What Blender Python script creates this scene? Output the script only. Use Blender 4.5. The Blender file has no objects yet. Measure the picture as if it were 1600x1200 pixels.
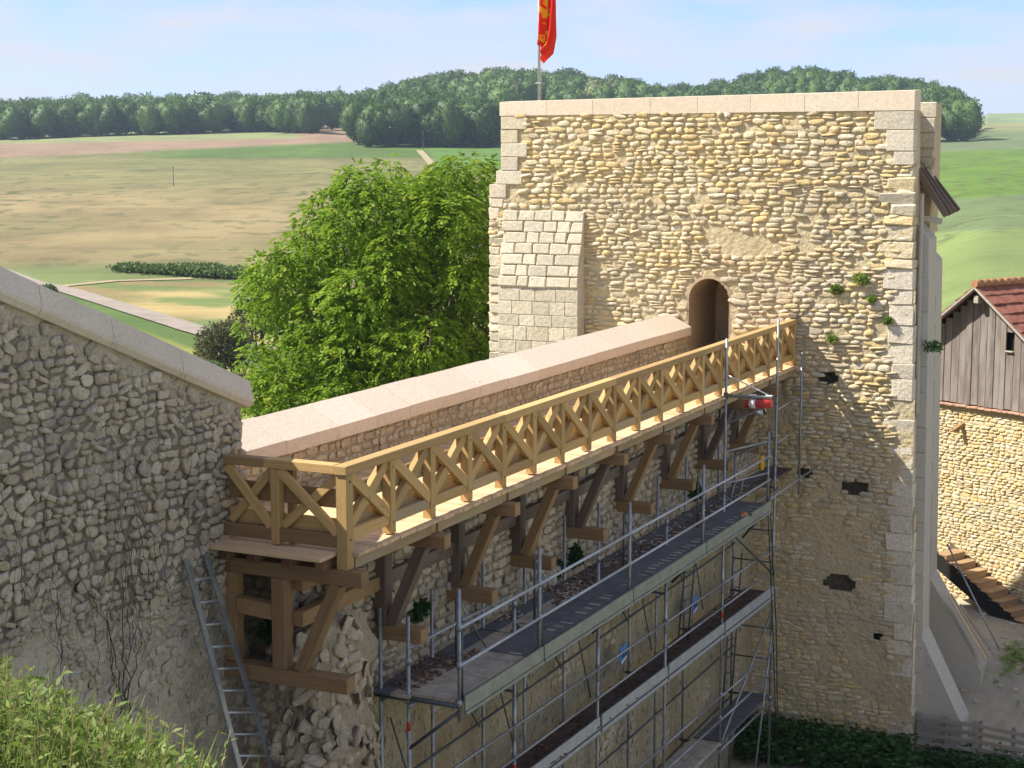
import bpy, math, random
import numpy as np
from mathutils import Vector, Matrix, noise as mnoise
random.seed(7); RNG = np.random.default_rng(7)
scn = bpy.context.scene
COL = scn.collection

# ------------------------------------------------------------------ camera
FPX, HZ = 2500.0, 255.0                       # focal length and horizon row in photo pixels
TH = math.atan((600-HZ)/FPX); YAW = math.atan(1190/math.hypot(FPX, 600-HZ))
CF = np.array([-math.sin(YAW)*math.cos(TH), math.cos(YAW)*math.cos(TH), -math.sin(TH)])
CR = np.array([math.cos(YAW), math.sin(YAW), 0.0]); CU = np.cross(CR, CF)
def ray(x, y): return CF + CR*(x-800)/FPX + CU*(600-y)/FPX
CAM = -ray(543, 864)*18.9                     # world origin: foot of the walkway's corner post
cd = bpy.data.cameras.new('camera'); cam = bpy.data.objects.new('camera', cd); COL.objects.link(cam)
cd.sensor_width = 36; cd.lens = 36*FPX/1600; cd.clip_start = 0.1; cd.clip_end = 20000
cam.location = CAM; cam.rotation_euler = (math.pi/2-TH, 0, YAW); scn.camera = cam
scn.render.resolution_x, scn.render.resolution_y = 1024, 768

# ------------------------------------------------------------------ sky, sun, exposure
SUN_D = Vector((1.0, 0.50, -1.245)).normalized()      # direction in which sunlight travels
SUN_EL = math.asin(-SUN_D.z); SUN_AZ = math.atan2(-SUN_D.x, -SUN_D.y)
wd = bpy.data.worlds.new('World'); scn.world = wd; wd.use_nodes = True
wt = wd.node_tree; wt.nodes.clear()
def WN(t): return wt.nodes.new(t)
wo = WN('ShaderNodeOutputWorld'); bg = WN('ShaderNodeBackground'); sky = WN('ShaderNodeTexSky')
sky.sky_type = 'NISHITA'; sky.sun_disc = False; sky.sun_elevation = SUN_EL; sky.sun_rotation = SUN_AZ
sky.air_density = 1.0; sky.dust_density = 0.2; sky.ozone_density = 2.0
tc = WN('ShaderNodeTexCoord'); mp = WN('ShaderNodeMapping'); mp.inputs['Scale'].default_value = (5, 5, 22)
mp.inputs['Location'].default_value = (1.7, 0.6, 0.35)
nz = WN('ShaderNodeTexNoise'); nz.inputs['Scale'].default_value = 1.9; nz.inputs['Detail'].default_value = 7; nz.inputs['Roughness'].default_value = .55
rp = WN('ShaderNodeValToRGB'); rp.color_ramp.elements[0].position = .34; rp.color_ramp.elements[1].position = .68
rp.color_ramp.elements[0].color = (.22, .22, .22, 1); rp.color_ramp.elements[1].color = (.96, .96, .96, 1)
mx = WN('ShaderNodeMix'); mx.data_type = 'RGBA'; mx.inputs['B'].default_value = (2.45, 2.45, 2.62, 1)
wt.links.new(tc.outputs['Generated'], mp.inputs['Vector']); wt.links.new(mp.outputs['Vector'], nz.inputs['Vector'])
wt.links.new(nz.outputs['Fac'], rp.inputs['Fac']); wt.links.new(rp.outputs['Color'], mx.inputs['Factor'])
mu = WN('ShaderNodeMix'); mu.data_type = 'RGBA'; mu.blend_type = 'MULTIPLY'; mu.inputs['Factor'].default_value = 1; mu.inputs['B'].default_value = (.33, .425, .70, 1)
wt.links.new(sky.outputs['Color'], mu.inputs['A']); wt.links.new(mu.outputs['Result'], mx.inputs['A']); wt.links.new(mx.outputs['Result'], bg.inputs['Color'])
bg.inputs['Strength'].default_value = 0.15
wt.links.new(bg.outputs['Background'], wo.inputs['Surface'])
sl = bpy.data.lights.new('sun', 'SUN'); sl.energy = 4.4; sl.angle = math.radians(.53); sl.color = (1, .94, .84)
so = bpy.data.objects.new('sun', sl); COL.objects.link(so); so.rotation_euler = SUN_D.to_track_quat('-Z', 'Y').to_euler()
so.location = (-20, -10, 30)
scn.view_settings.view_transform = 'Standard'; scn.view_settings.look = 'None'
scn.view_settings.gamma = 1; scn.view_settings.use_curve_mapping = False
scn.view_settings.exposure = 1.12

# ------------------------------------------------------------------ pixel -> place helpers
def proj(P):
    d = np.asarray(P, float)-CAM; z = d@CF
    return 800+FPX*(d@CR)/z, 600-FPX*(d@CU)/z, z
def onx(x, y, v): r = ray(x, y); return CAM+r*(v-CAM[0])/r[0]
def ony(x, y, v): r = ray(x, y); return CAM+r*(v-CAM[1])/r[1]
def onz(x, y, v): r = ray(x, y); return CAM+r*(v-CAM[2])/r[2]
def ond(x, y, d): return CAM+ray(x, y)*d
def nz3(x, y, z=0.0): return mnoise.noise(Vector((x, y, z)))
def fbm(x, y, z=0.0, o=4): return mnoise.fractal(Vector((x, y, z)), 1.0, 2.0, o)

# ------------------------------------------------------------------ materials
MATS = {}
class NT:
    def __init__(s, name):
        s.m = bpy.data.materials.new(name); s.m.use_nodes = True; s.t = s.m.node_tree
        s.b = s.t.nodes['Principled BSDF']; MATS[name] = s.m
        s.b.inputs['Specular IOR Level'].default_value = .25
    def n(s, t, **kw):
        q = s.t.nodes.new(t)
        for k, v in kw.items():
            if k in q.inputs: q.inputs[k].default_value = v
            else: setattr(q, k, v)
        return q
    def l(s, a, b): s.t.links.new(a, b)
    def pos(s): return s.n('ShaderNodeNewGeometry').outputs['Position']
    def noise(s, vec, scale, detail=4, rough=.55, dist=0.0):
        q = s.n('ShaderNodeTexNoise'); q.inputs['Scale'].default_value = scale; q.inputs['Detail'].default_value = detail
        q.inputs['Roughness'].default_value = rough; q.inputs['Distortion'].default_value = dist
        if vec is not None: s.l(vec, q.inputs['Vector'])
        return q.outputs['Fac']
    def mapping(s, vec, scale=(1, 1, 1), loc=(0, 0, 0)):
        q = s.n('ShaderNodeMapping'); q.inputs['Scale'].default_value = scale; q.inputs['Location'].default_value = loc
        s.l(vec, q.inputs['Vector']); return q.outputs['Vector']
    def ramp(s, fac, stops):
        q = s.n('ShaderNodeValToRGB'); e = q.color_ramp.elements
        while len(e) < len(stops): e.new(.5)
        for i, (p, c) in enumerate(stops):
            e[i].position = p; e[i].color = (c, c, c, 1) if not hasattr(c, '__len__') else (*c, 1)
        s.l(fac, q.inputs['Fac']); return q.outputs['Color']
    def mix(s, fac, a, b, mode='MIX'):
        q = s.n('ShaderNodeMix', data_type='RGBA', blend_type=mode)
        for v, k in ((fac, 'Factor'), (a, 'A'), (b, 'B')):
            if hasattr(v, 'links'): s.l(v, q.inputs[k])
            elif hasattr(v, '__len__'): q.inputs[k].default_value = (*v, 1)
            else: q.inputs[k].default_value = v
        return q.outputs['Result']
    def math(s, op, a, b=0.0, clamp=False):
        q = s.n('ShaderNodeMath', operation=op, use_clamp=clamp)
        for i, v in enumerate((a, b)):
            if hasattr(v, 'links'): s.l(v, q.inputs[i])
            else: q.inputs[i].default_value = v
        return q.outputs[0]
    def bump(s, h, strength=.5, dist=.01):
        q = s.n('ShaderNodeBump'); q.inputs['Strength'].default_value = strength; q.inputs['Distance'].default_value = dist
        s.l(h, q.inputs['Height']); s.l(q.outputs['Normal'], s.b.inputs['Normal'])
    def col(s, c, rough=.9):
        if hasattr(c, 'links'): s.l(c, s.b.inputs['Base Color'])
        else: s.b.inputs['Base Color'].default_value = (*c, 1)
        s.b.inputs['Roughness'].default_value = rough
        return s.m
    def tint(s):
        a = s.n('ShaderNodeAttribute', attribute_name='tint'); o = s.n('ShaderNodeObjectInfo')
        return s.math('FRACT', s.math('ADD', a.outputs['Fac'], o.outputs['Random']))

def stone_mat(name, pal, grey=(.30, .285, .25), greyamt=.5, gscale=.35, bump=.5, thr=(.5, .68), pale=None, lo=.62):
    k = NT(name); p = k.pos(); t = k.tint()
    n = len(pal)
    c = k.ramp(t, [(i/(n-1), pal[i]) for i in range(n)])
    big = k.noise(p, gscale, 4, .6)
    f = k.ramp(big, [(thr[0], 0.0), (thr[1], greyamt)])
    c = k.mix(f, c, grey)
    fine = k.noise(p, 22, 5, .65)
    c = k.mix(1.0, c, k.ramp(fine, [(.25, lo), (.6, 1.06)]), 'MULTIPLY')
    lich = k.noise(p, 4.5, 5, .7)
    c = k.mix(k.ramp(lich, [(.62, 0.0), (.74, .55)]), c, tuple(v*.42 for v in grey))
    if pale: c = k.mix(k.ramp(k.noise(p, 7.5, 6, .75), [(.55, 0.0), (.66, .7)]), c, pale)
    h = k.math('ADD', k.noise(p, 30, 6, .7), k.math('MULTIPLY', k.noise(p, 9, 4, .6), 1.6))
    k.bump(h, bump, .025)
    return k.col(c, .92)
CREAM = [(.70, .56, .32), (.63, .46, .21), (.73, .62, .40), (.56, .46, .29), (.68, .51, .23), (.75, .66, .48), (.50, .40, .25)]
stone_mat('tower_stone', CREAM, (.44, .39, .30), .65, .32, .8, (.52, .66))
stone_mat('left_stone', [(.52, .455, .33), (.42, .37, .27), (.60, .53, .40), (.35, .31, .24), (.50, .42, .28)], (.29, .27, .22), .75, .55, 1.0, pale=(.66, .60, .48))
stone_mat('core_stone', [(.56, .465, .325), (.45, .375, .26), (.62, .53, .385), (.50, .395, .24)], (.35, .305, .23), .6, .8, .9)
stone_mat('barn_stone', CREAM, (.45, .40, .30), .3, .5, .6)
stone_mat('ashlar', [(.60, .53, .40), (.55, .47, .33), (.64, .57, .44), (.52, .46, .36)], (.40, .37, .31), .5, .5, .35)
stone_mat('old_ashlar', [(.58, .51, .38), (.50, .44, .32), (.64, .57, .43), (.46, .41, .31)], (.38, .35, .28), .7, .9, .6)
stone_mat('white_quoin', [(.68, .60, .46), (.62, .54, .41), (.71, .63, .49)], (.55, .49, .38), .6, .8, .6)
stone_mat('concrete', [(.46, .43, .35), (.42, .39, .32), (.50, .46, .38)], (.40, .37, .30), .5, .6, .2, lo=.82)
stone_mat('coping_stone', [(.66, .55, .42), (.62, .51, .39), (.68, .58, .45)], (.58, .50, .40), .4, .9, .2, lo=.84)
stone_mat('left_coping', [(.56, .50, .39), (.53, .47, .37), (.58, .52, .42)], (.47, .42, .34), .5, .9, .2, lo=.86)

def mortar_mat(name, a, b, dark, bump=.8, dist=.03, sc=9, pits=False):
    k = NT(name); p = k.pos()
    c = k.mix(k.ramp(k.noise(p, .5, 4), [(.35, 0.0), (.65, 1.0)]), a, b)
    v = k.n('ShaderNodeTexVoronoi'); v.inputs['Scale'].default_value = sc; k.l(p, v.inputs['Vector'])
    c = k.mix(k.ramp(k.noise(p, 13, 5, .7), [(.55, 0.0), (.68, .75)]), c, dark)
    if pits:
        pv = k.noise(k.mapping(p, (1, 1, .42)), 15, 3, .5); c = k.mix(k.ramp(pv, [(.60, 0.0), (.66, .85)]), c, dark)
        c = k.mix(k.ramp(k.noise(k.mapping(p, (1.6, 1.6, .18)), 1.0, 4), [(.5, 0.0), (.66, .45)]), c, (.30, .20, .085))
    c = k.mix(1.0, c, k.ramp(k.noise(p, 40, 4, .7), [(.25, .7), (.6, 1.05)]), 'MULTIPLY')
    h = k.math('ADD', k.noise(p, 11, 6, .7), k.math('MULTIPLY', v.outputs['Distance'], .5))
    k.bump(h, bump, dist); return k.col(c, .95)
mortar_mat('tower_mortar', (.60, .49, .29), (.50, .42, .27), (.30, .23, .14), 1.0, .05)
mortar_mat('left_mortar', (.50, .445, .33), (.57, .51, .39), (.17, .15, .115), 1.0, .06, 7)
mortar_mat('eroded_shade_mortar', (.20, .18, .135), (.30, .265, .20), (.08, .07, .055), 1.0, .06, 7)  # eroded upper joints; the shade deep in the crevices is painted into this colour
mortar_mat('plaster', (.47, .395, .235), (.39, .345, .235), (.10, .085, .06), 1.0, .05, 12, True)
mortar_mat('core_mortar', (.48, .395, .265), (.40, .33, .22), (.17, .14, .10), 1.0, .05, 8)
mortar_mat('reveal', (.42, .32, .20), (.36, .27, .17), (.20, .15, .09), .5, .02)

def wood_mat(name, a, b, dark, rough=.75, knots=True, weather=None):
    k = NT(name); o = k.n('ShaderNodeTexCoord').outputs['Object']; inf = k.n('ShaderNodeObjectInfo')
    add = k.n('ShaderNodeVectorMath', operation='ADD'); k.l(o, add.inputs[0])
    sc = k.n('ShaderNodeVectorMath', operation='SCALE'); k.l(inf.outputs['Location'], sc.inputs[0]); sc.inputs['Scale'].default_value = 7.3
    k.l(sc.outputs[0], add.inputs[1]); v = add.outputs[0]
    g = k.noise(k.mapping(v, (1.2, 26, 26)), 1.0, 5, .6, .6)
    c = k.mix(k.ramp(g, [(.3, 0.0), (.7, 1.0)]), a, b)
    c = k.mix(k.ramp(k.noise(k.mapping(v, (.9, 60, 60)), 1.0, 3, .7), [(.58, 0.0), (.75, .55)]), c, dark)
    c = k.mix(k.ramp(k.noise(k.mapping(v, (4, 9, 9)), 1.0, 2, .5), [(.68, 0.0), (.76, .5)]), c, dark)
    hv = k.n('ShaderNodeHueSaturation'); k.l(k.math('ADD', k.math('MULTIPLY', inf.outputs['Random'], .4), .78), hv.inputs['Value']); k.l(c, hv.inputs['Color'])
    c = hv.outputs['Color']
    if weather: c = k.mix(k.ramp(k.noise(k.mapping(v, (1, 5, 5)), 1.0, 4), [(.42, 0.0), (.62, .8)]), c, weather)
    k.bump(g, .35, .006); return k.col(c, rough)
wood_mat('new_wood', (.49, .325, .135), (.40, .255, .095), (.20, .11, .045))
wood_mat('new_wood_grey', (.42, .30, .15), (.35, .245, .115), (.17, .11, .065), weather=(.32, .265, .175))
wood_mat('deck_wood', (.62, .45, .26), (.54, .37, .20), (.34, .20, .10))
wood_mat('oak', (.30, .19, .088), (.22, .137, .062), (.12, .07, .04))
wood_mat('oak_dark', (.15, .105, .075), (.11, .078, .055), (.05, .035, .028), weather=(.19, .15, .115))
wood_mat('red_wood', (.17, .075, .05), (.13, .055, .04), (.06, .03, .02))
wood_mat('barn_wood', (.23, .19, .165), (.17, .14, .12), (.06, .05, .045), .9, weather=(.28, .25, .225))
wood_mat('grey_wood', (.31, .27, .215), (.24, .21, .165), (.09, .08, .065), .9)
wood_mat('stair_wood', (.42, .28, .15), (.36, .23, .12), (.2, .12, .06))
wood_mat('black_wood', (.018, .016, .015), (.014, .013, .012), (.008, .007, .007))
wood_mat('plank_pale', (.50, .40, .27), (.43, .33, .21), (.25, .18, .11))

def plain(name, c, rough=.6, metal=0.0, var=.25, sc=14, rust=None):
    k = NT(name); p = k.pos()
    q = k.mix(1.0, c, k.ramp(k.noise(p, sc, 5, .65), [(.3, 1-var), (.7, 1+var*.4)]), 'MULTIPLY')
    if rust: q = k.mix(k.ramp(k.noise(p, 3.2, 5, .7), [(.56, 0.0), (.70, .8)]), q, rust)
    k.b.inputs['Metallic'].default_value = metal
    k.bump(k.noise(p, 60, 3), .15, .003); return k.col(q, rough)
plain('galv', (.33, .35, .36), .42, .55, .35, 9, (.20, .17, .14))
plain('galv_dark', (.10, .115, .125), .5, .4, .35)
plain('galv_light', (.42, .46, .48), .42, .5, .25, 6)
plain('toe_green', (.25, .275, .235), .5, .3, .3, 5, (.22, .20, .15))
plain('ply_dark', (.12, .125, .135), .65, 0, .35, 4, (.16, .14, .12))
plain('ply_pale', (.42, .37, .29), .85, 0, .4, 5, (.24, .18, .13))
plain('ply_brown', (.12, .085, .07), .85, 0, .5, 5, (.06, .045, .04))
plain('chip', (.19, .115, .075), .9, 0, .5, 3)
plain('chip_pale', (.48, .43, .35), .9, 0, .3, 3)
plain('red_paint', (.50, .05, .04), .45); plain('white_paint', (.75, .74, .72), .5)
plain('yellow_paint', (.70, .40, .03), .45); plain('blue_sign', (.06, .27, .72), .5, 0, .1)
plain('cable', (.02, .02, .022), .6); plain('alu', (.33, .36, .38), .38, .7, .25); plain('alu_dark', (.09, .10, .11), .45, .5, .25)
plain('orange_paint', (.70, .20, .04), .5); plain('pink_tile', (.50, .29, .20), .85, 0, .4, 6, (.42, .36, .28))
plain('roof_tile', (.27, .105, .07), .85, 0, .5, 5, (.20, .12, .085)); plain('ridge_tile', (.40, .20, .10), .85, 0, .4, 6, (.55, .30, .07))
plain('verge', (.40, .36, .30), .85); plain('slate', (.085, .085, .095), .6); plain('dark_void', (.02, .018, .015), 1)
plain('pole_wood', (.14, .11, .09), .9); plain('bark', (.10, .08, .06), .95, 0, .5, 12); plain('vine', (.055, .045, .035), .95)
plain('paving', (.30, .28, .26), .9, 0, .35, 3); plain('rope_white', (.6, .6, .58), .8)

def leaf_mat(name, pal, trans=.35):
    k = NT(name); a = k.n('ShaderNodeAttribute', attribute_name='tint'); inf = k.n('ShaderNodeObjectInfo')
    t = k.math('FRACT', k.math('ADD', a.outputs['Fac'], k.math('MULTIPLY', inf.outputs['Random'], .35)))
    n = len(pal); c = k.ramp(t, [(i/(n-1), pal[i]) for i in range(n)])
    hv = k.n('ShaderNodeHueSaturation'); k.l(k.math('ADD', k.math('MULTIPLY', inf.outputs['Random'], .5), .75), hv.inputs['Value']); k.l(c, hv.inputs['Color']); c = hv.outputs['Color']
    k.col(c, .55); tr = k.n('ShaderNodeBsdfTranslucent'); k.l(c, tr.inputs['Color'])
    ms = k.n('ShaderNodeMixShader'); ms.inputs[0].default_value = trans
    k.l(k.b.outputs[0], ms.inputs[1]); k.l(tr.outputs[0], ms.inputs[2])
    k.l(ms.outputs[0], k.t.nodes['Material Output'].inputs['Surface']); return k.m
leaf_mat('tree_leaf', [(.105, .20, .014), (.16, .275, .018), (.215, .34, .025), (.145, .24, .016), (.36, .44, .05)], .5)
leaf_mat('wood_leaf', [(.045, .095, .020), (.065, .125, .026), (.09, .155, .032), (.055, .105, .024), (.12, .175, .045)], .3)
leaf_mat('pale_wood_leaf', [(.10, .14, .04), (.14, .17, .06), (.19, .20, .085), (.12, .16, .045)], .2)
leaf_mat('shrub_leaf', [(.055, .085, .025), (.08, .11, .03), (.11, .105, .04), (.06, .08, .028), (.13, .09, .04)], .3)
leaf_mat('weed_leaf', [(.13, .24, .03), (.20, .30, .05), (.27, .34, .08), (.15, .26, .035), (.33, .34, .13)], .4)
leaf_mat('nettle_leaf', [(.03, .085, .018), (.045, .11, .025), (.06, .12, .03)], .3)
leaf_mat('straw', [(.42, .36, .16), (.50, .42, .22), (.36, .33, .12)], .3)
leaf_mat('hedge_leaf', [(.075, .13, .03), (.10, .16, .04), (.14, .19, .055)], .3)

# ------------------------------------------------------------------ object helpers
W = {}
def attach(o, parent, M=None):
    M = M or Matrix.Identity(4)
    W[o.name] = M
    if parent is not None:
        o.parent = parent; o.matrix_parent_inverse = W[parent.name].inverted()
    o.matrix_basis = M
    COL.objects.link(o); return o
def setp(o, label=None, cat=None, group=None, kind=None):
    if label: o['label'] = label
    if cat: o['category'] = cat
    if group: o['group'] = group
    if kind: o['kind'] = kind
    return o
def root(name, loc, label, cat, group=None):
    o = bpy.data.objects.new(name, None); o.empty_display_size = .3
    attach(o, None, Matrix.Translation(Vector(loc))); return setp(o, label, cat, group)
def link(name, me, mat, parent=None, M=None, smooth=False, **kw):
    if isinstance(mat, str): mat = MATS[mat]
    if mat and not me.materials: me.materials.append(mat)
    o = bpy.data.objects.new(name, me); attach(o, parent, M); return setp(o, **kw)
def mesh_np(name, V, F, smooth=False, tint=None):
    V = np.asarray(V, np.float32); F = np.asarray(F, np.int32); me = bpy.data.meshes.new(name)
    me.vertices.add(len(V)); me.vertices.foreach_set('co', V.ravel())
    m, k = F.shape; me.loops.add(m*k); me.loops.foreach_set('vertex_index', F.ravel())
    me.polygons.add(m); me.polygons.foreach_set('loop_start', np.arange(m, dtype=np.int32)*k)
    me.polygons.foreach_set('loop_total', np.full(m, k, np.int32))
    if smooth: me.polygons.foreach_set('use_smooth', np.ones(m, bool))
    if tint is not None:
        at = me.attributes.new('tint', 'FLOAT', 'POINT'); at.data.foreach_set('value', np.asarray(tint, np.float32))
    me.update(calc_edges=True); me.validate(); return me
def frame(p0, p1, up=(0, 0, 1)):
    p0, p1 = Vector(p0), Vector(p1); x = (p1-p0).normalized(); u = Vector(up)
    if abs(x.dot(u)) > .995: u = Vector((0, 1, 0))
    y = u.cross(x).normalized(); z = x.cross(y)
    return Matrix(((x.x, y.x, z.x, p0.x), (x.y, y.y, z.y, p0.y), (x.z, y.z, z.z, p0.z), (0, 0, 0, 1)))
CACHE = {}
def cbox(L, w, h, c=.006, mat='new_wood', centred=False, jit=0, seed=0):
    key = ('b', round(L, 2), round(w, 3), round(h, 3), round(c, 3), mat, centred, jit, seed)
    if key in CACHE: return CACHE[key]
    c = min(c, L*.3, w*.3, h*.3); V = []; idx = {}
    for sx in (-1, 1):
        for sy in (-1, 1):
            for sz in (-1, 1):
                for k, (a, b, d) in enumerate(((0, 1, 1), (1, 0, 1), (1, 1, 0))):
                    idx[sx, sy, sz, k] = len(V)
                    V.append([sx*(L/2-c*a), sy*(w/2-c*b), sz*(h/2-c*d)])
    F = []; R = (-1, 1)
    for s in R:
        F.append([idx[s, a, b, 0] for a, b in ((-1, -1), (1, -1), (1, 1), (-1, 1))])
        F.append([idx[a, s, b, 1] for a, b in ((-1, -1), (1, -1), (1, 1), (-1, 1))])
        F.append([idx[a, b, s, 2] for a, b in ((-1, -1), (1, -1), (1, 1), (-1, 1))])
    for a in R:
        for b in R:
            F.append([idx[a, b, -1, 0], idx[a, b, 1, 0], idx[a, b, 1, 1], idx[a, b, -1, 1]])
            F.append([idx[a, -1, b, 0], idx[a, 1, b, 0], idx[a, 1, b, 2], idx[a, -1, b, 2]])
            F.append([idx[-1, a, b, 1], idx[1, a, b, 1], idx[1, a, b, 2], idx[-1, a, b, 2]])
            for d in R: F.append([idx[a, b, d, k] for k in range(3)])
    V = np.array(V)
    for i, f in enumerate(F):
        p = V[f]; nrm = np.cross(p[1]-p[0], p[2]-p[0])
        if nrm@p.mean(0) < 0: F[i] = f[::-1]
    if jit:
        rr = np.random.default_rng(seed+1)
        for sx in R:
            for sy in R:
                for sz in R:
                    d = rr.normal(0, jit, 3)
                    for k in range(3): V[idx[sx, sy, sz, k]] += d
    if not centred: V[:, 0] += L/2
    me = bpy.data.meshes.new('block'); me.from_pydata(V.tolist(), [], F); me.materials.append(MATS[mat])
    CACHE[key] = me; return me
def beam(name, p0, p1, w, h, mat, parent, up=(0, 0, 1), c=.007, **kw):
    L = (Vector(p1)-Vector(p0)).length
    return link(name, cbox(L, w, h, c, mat), None, parent, frame(p0, p1, up), **kw)
def block(name, cen, dims, mat, parent, M=None, c=.012, jit=.006, **kw):
    T = Matrix.Translation(Vector(cen)) @ (M or Matrix.Identity(4))
    return link(name, cbox(*dims, c, mat, True, jit, random.randrange(4)), None, parent, T, **kw)
def tubemesh(L, r, n, mat, r2=None):
    key = ('t', round(L, 2), r, n, mat, r2)
    if key in CACHE: return CACHE[key]
    a = np.arange(n)*2*np.pi/n; V = []
    for x, rr in ((0, r), (L, r2 or r)): V += [(x, rr*math.cos(t), rr*math.sin(t)) for t in a]
    F = [(i, (i+1) % n, n+(i+1) % n, n+i) for i in range(n)]
    me = bpy.data.meshes.new('tube'); me.from_pydata(V, [], F+[tuple(range(n))[::-1], tuple(range(n, 2*n))])
    for p in me.polygons: p.use_smooth = len(p.vertices) == 4
    me.materials.append(MATS[mat]); CACHE[key] = me; return me
def tube(name, p0, p1, r, mat, parent, n=10, **kw):
    return link(name, tubemesh((Vector(p1)-Vector(p0)).length, r, n, mat), None, parent, frame(p0, p1), **kw)
class MB:
    def __init__(s): s.v = []; s.f = []
    def add(s, V, F):
        o = len(s.v); s.v += [tuple(map(float, p)) for p in V]; s.f += [tuple(i+o for i in f) for f in F]; return s
    def box(s, a, b):
        (x0, y0, z0), (x1, y1, z1) = a, b
        return s.add([(x0, y0, z0), (x1, y0, z0), (x1, y1, z0), (x0, y1, z0), (x0, y0, z1), (x1, y0, z1), (x1, y1, z1), (x0, y1, z1)],
                     [(3, 2, 1, 0), (4, 5, 6, 7), (0, 1, 5, 4), (1, 2, 6, 5), (2, 3, 7, 6), (3, 0, 4, 7)])
    def prism(s, poly, d0, d1, axis):            # poly in the two other axes, extruded from d0 to d1 along axis
        def P(q, d): q = list(q); q.insert(axis, d); return q
        n = len(poly); V = [P(q, d0) for q in poly]+[P(q, d1) for q in poly]
        F = [(i, (i+1) % n, n+(i+1) % n, n+i) for i in range(n)]+[tuple(range(n))[::-1], tuple(range(n, 2*n))]
        return s.add(V, F)
    def path(s, pts, rs, n=6):
        pts = [Vector(p) for p in pts]; rings = []
        for i, p in enumerate(pts):
            t = (pts[min(i+1, len(pts)-1)]-pts[max(i-1, 0)]).normalized()
            u = t.orthogonal().normalized() if i == 0 else (u-t*u.dot(t)).normalized()
            w = t.cross(u); r = rs[i] if hasattr(rs, '__len__') else rs
            rings.append([p+(u*math.cos(k*2*math.pi/n)+w*math.sin(k*2*math.pi/n))*r for k in range(n)])
        V = [q for r in rings for q in r]
        F = [(i*n+k, i*n+(k+1) % n, (i+1)*n+(k+1) % n, (i+1)*n+k) for i in range(len(pts)-1) for k in range(n)]
        return s.add(V, F+[tuple(range(n))[::-1], tuple(range((len(pts)-1)*n, len(pts)*n))])
    def build(s, name, mat, parent=None, smooth=False, **kw):
        me = bpy.data.meshes.new(name); me.from_pydata(s.v, [], s.f)
        import bmesh
        bm = bmesh.new(); bm.from_mesh(me); bmesh.ops.recalc_face_normals(bm, faces=bm.faces); bm.to_mesh(me); bm.free()
        if smooth:
            for p in me.polygons: p.use_smooth = True
        return link(name, me, mat, parent, **kw)

# ------------------------------------------------------------------ rubble masonry
def stone_templates(n, seed, rough=1.0):
    rr = np.random.default_rng(seed); out = []; N = 9
    for _ in range(n):
        a = (np.arange(N)+rr.uniform(-.28, .28, N))*2*np.pi/N
        ex = rr.uniform(3.0, 7.0); rad = (np.abs(np.cos(a))**ex+np.abs(np.sin(a))**ex)**(-1/ex)*.5
        rad *= rr.uniform(.80, 1.06, N); ox, oy = rad*np.cos(a), rad*np.sin(a); k = rr.uniform(.70, .88)
        base = np.c_[ox*1.0, oy*1.0, np.full(N, -1.2)]; rim = np.c_[ox*.97, oy*.97, rr.uniform(.25, .75, N)]
        top = np.c_[ox*k+rr.uniform(-.05, .05), oy*k+rr.uniform(-.05, .05), rr.uniform(.72, 1.15, N)]
        cen = np.array([[rr.uniform(-.1, .1), rr.uniform(-.1, .1), rr.uniform(.8, 1.25)]])
        V = np.r_[base, rim, top, cen]; F = []
        for i in range(N):
            j = (i+1) % N
            for o in (0, N):
                F += [(o+i, o+j, o+N+j), (o+i, o+N+j, o+N+i)]
            F.append((2*N+i, 2*N+j, 3*N))
        F += [(0, i+1, i) for i in range(1, N-1)]
        out.append((V, np.array(F)))
    return out
TPL = stone_templates(14, 3)
def lay_courses(u0, u1, v0, v1, hr, wr, inside, seed, gap=.012, prot=lambda u, v, r: .035, wob=.05, rot=4):
    rr = random.Random(seed); S = []; v = v0
    while v < v1:
        h = rr.uniform(*hr); u = u0-rr.uniform(0, .2)
        while u < u1:
            w = rr.uniform(*wr)*(1.25 if rr.random() < .12 else 1)
            hh = h*rr.uniform(.72, 1.12)
            cu, cv = u+w/2, v+h/2+wob*nz3(u*.55+seed, v*.4)+rr.uniform(-.012, .012)
            if rr.random() < .10 and h > sum(hr)/2:          # two thin stones on top of each other
                for s in (-1, 1):
                    if inside(cu, cv+s*h*.25): S.append((cu, cv+s*h*.25, w-gap, hh*.5-gap*.5, prot(cu, cv, rr), math.radians(rr.gauss(0, rot)), rr.randrange(len(TPL))))
            elif inside(cu, cv): S.append((cu, cv, w-gap, hh-gap*.6, prot(cu, cv, rr), math.radians(rr.gauss(0, rot)), rr.randrange(len(TPL))))
            u += w
        v += h*.97
    return S
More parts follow.
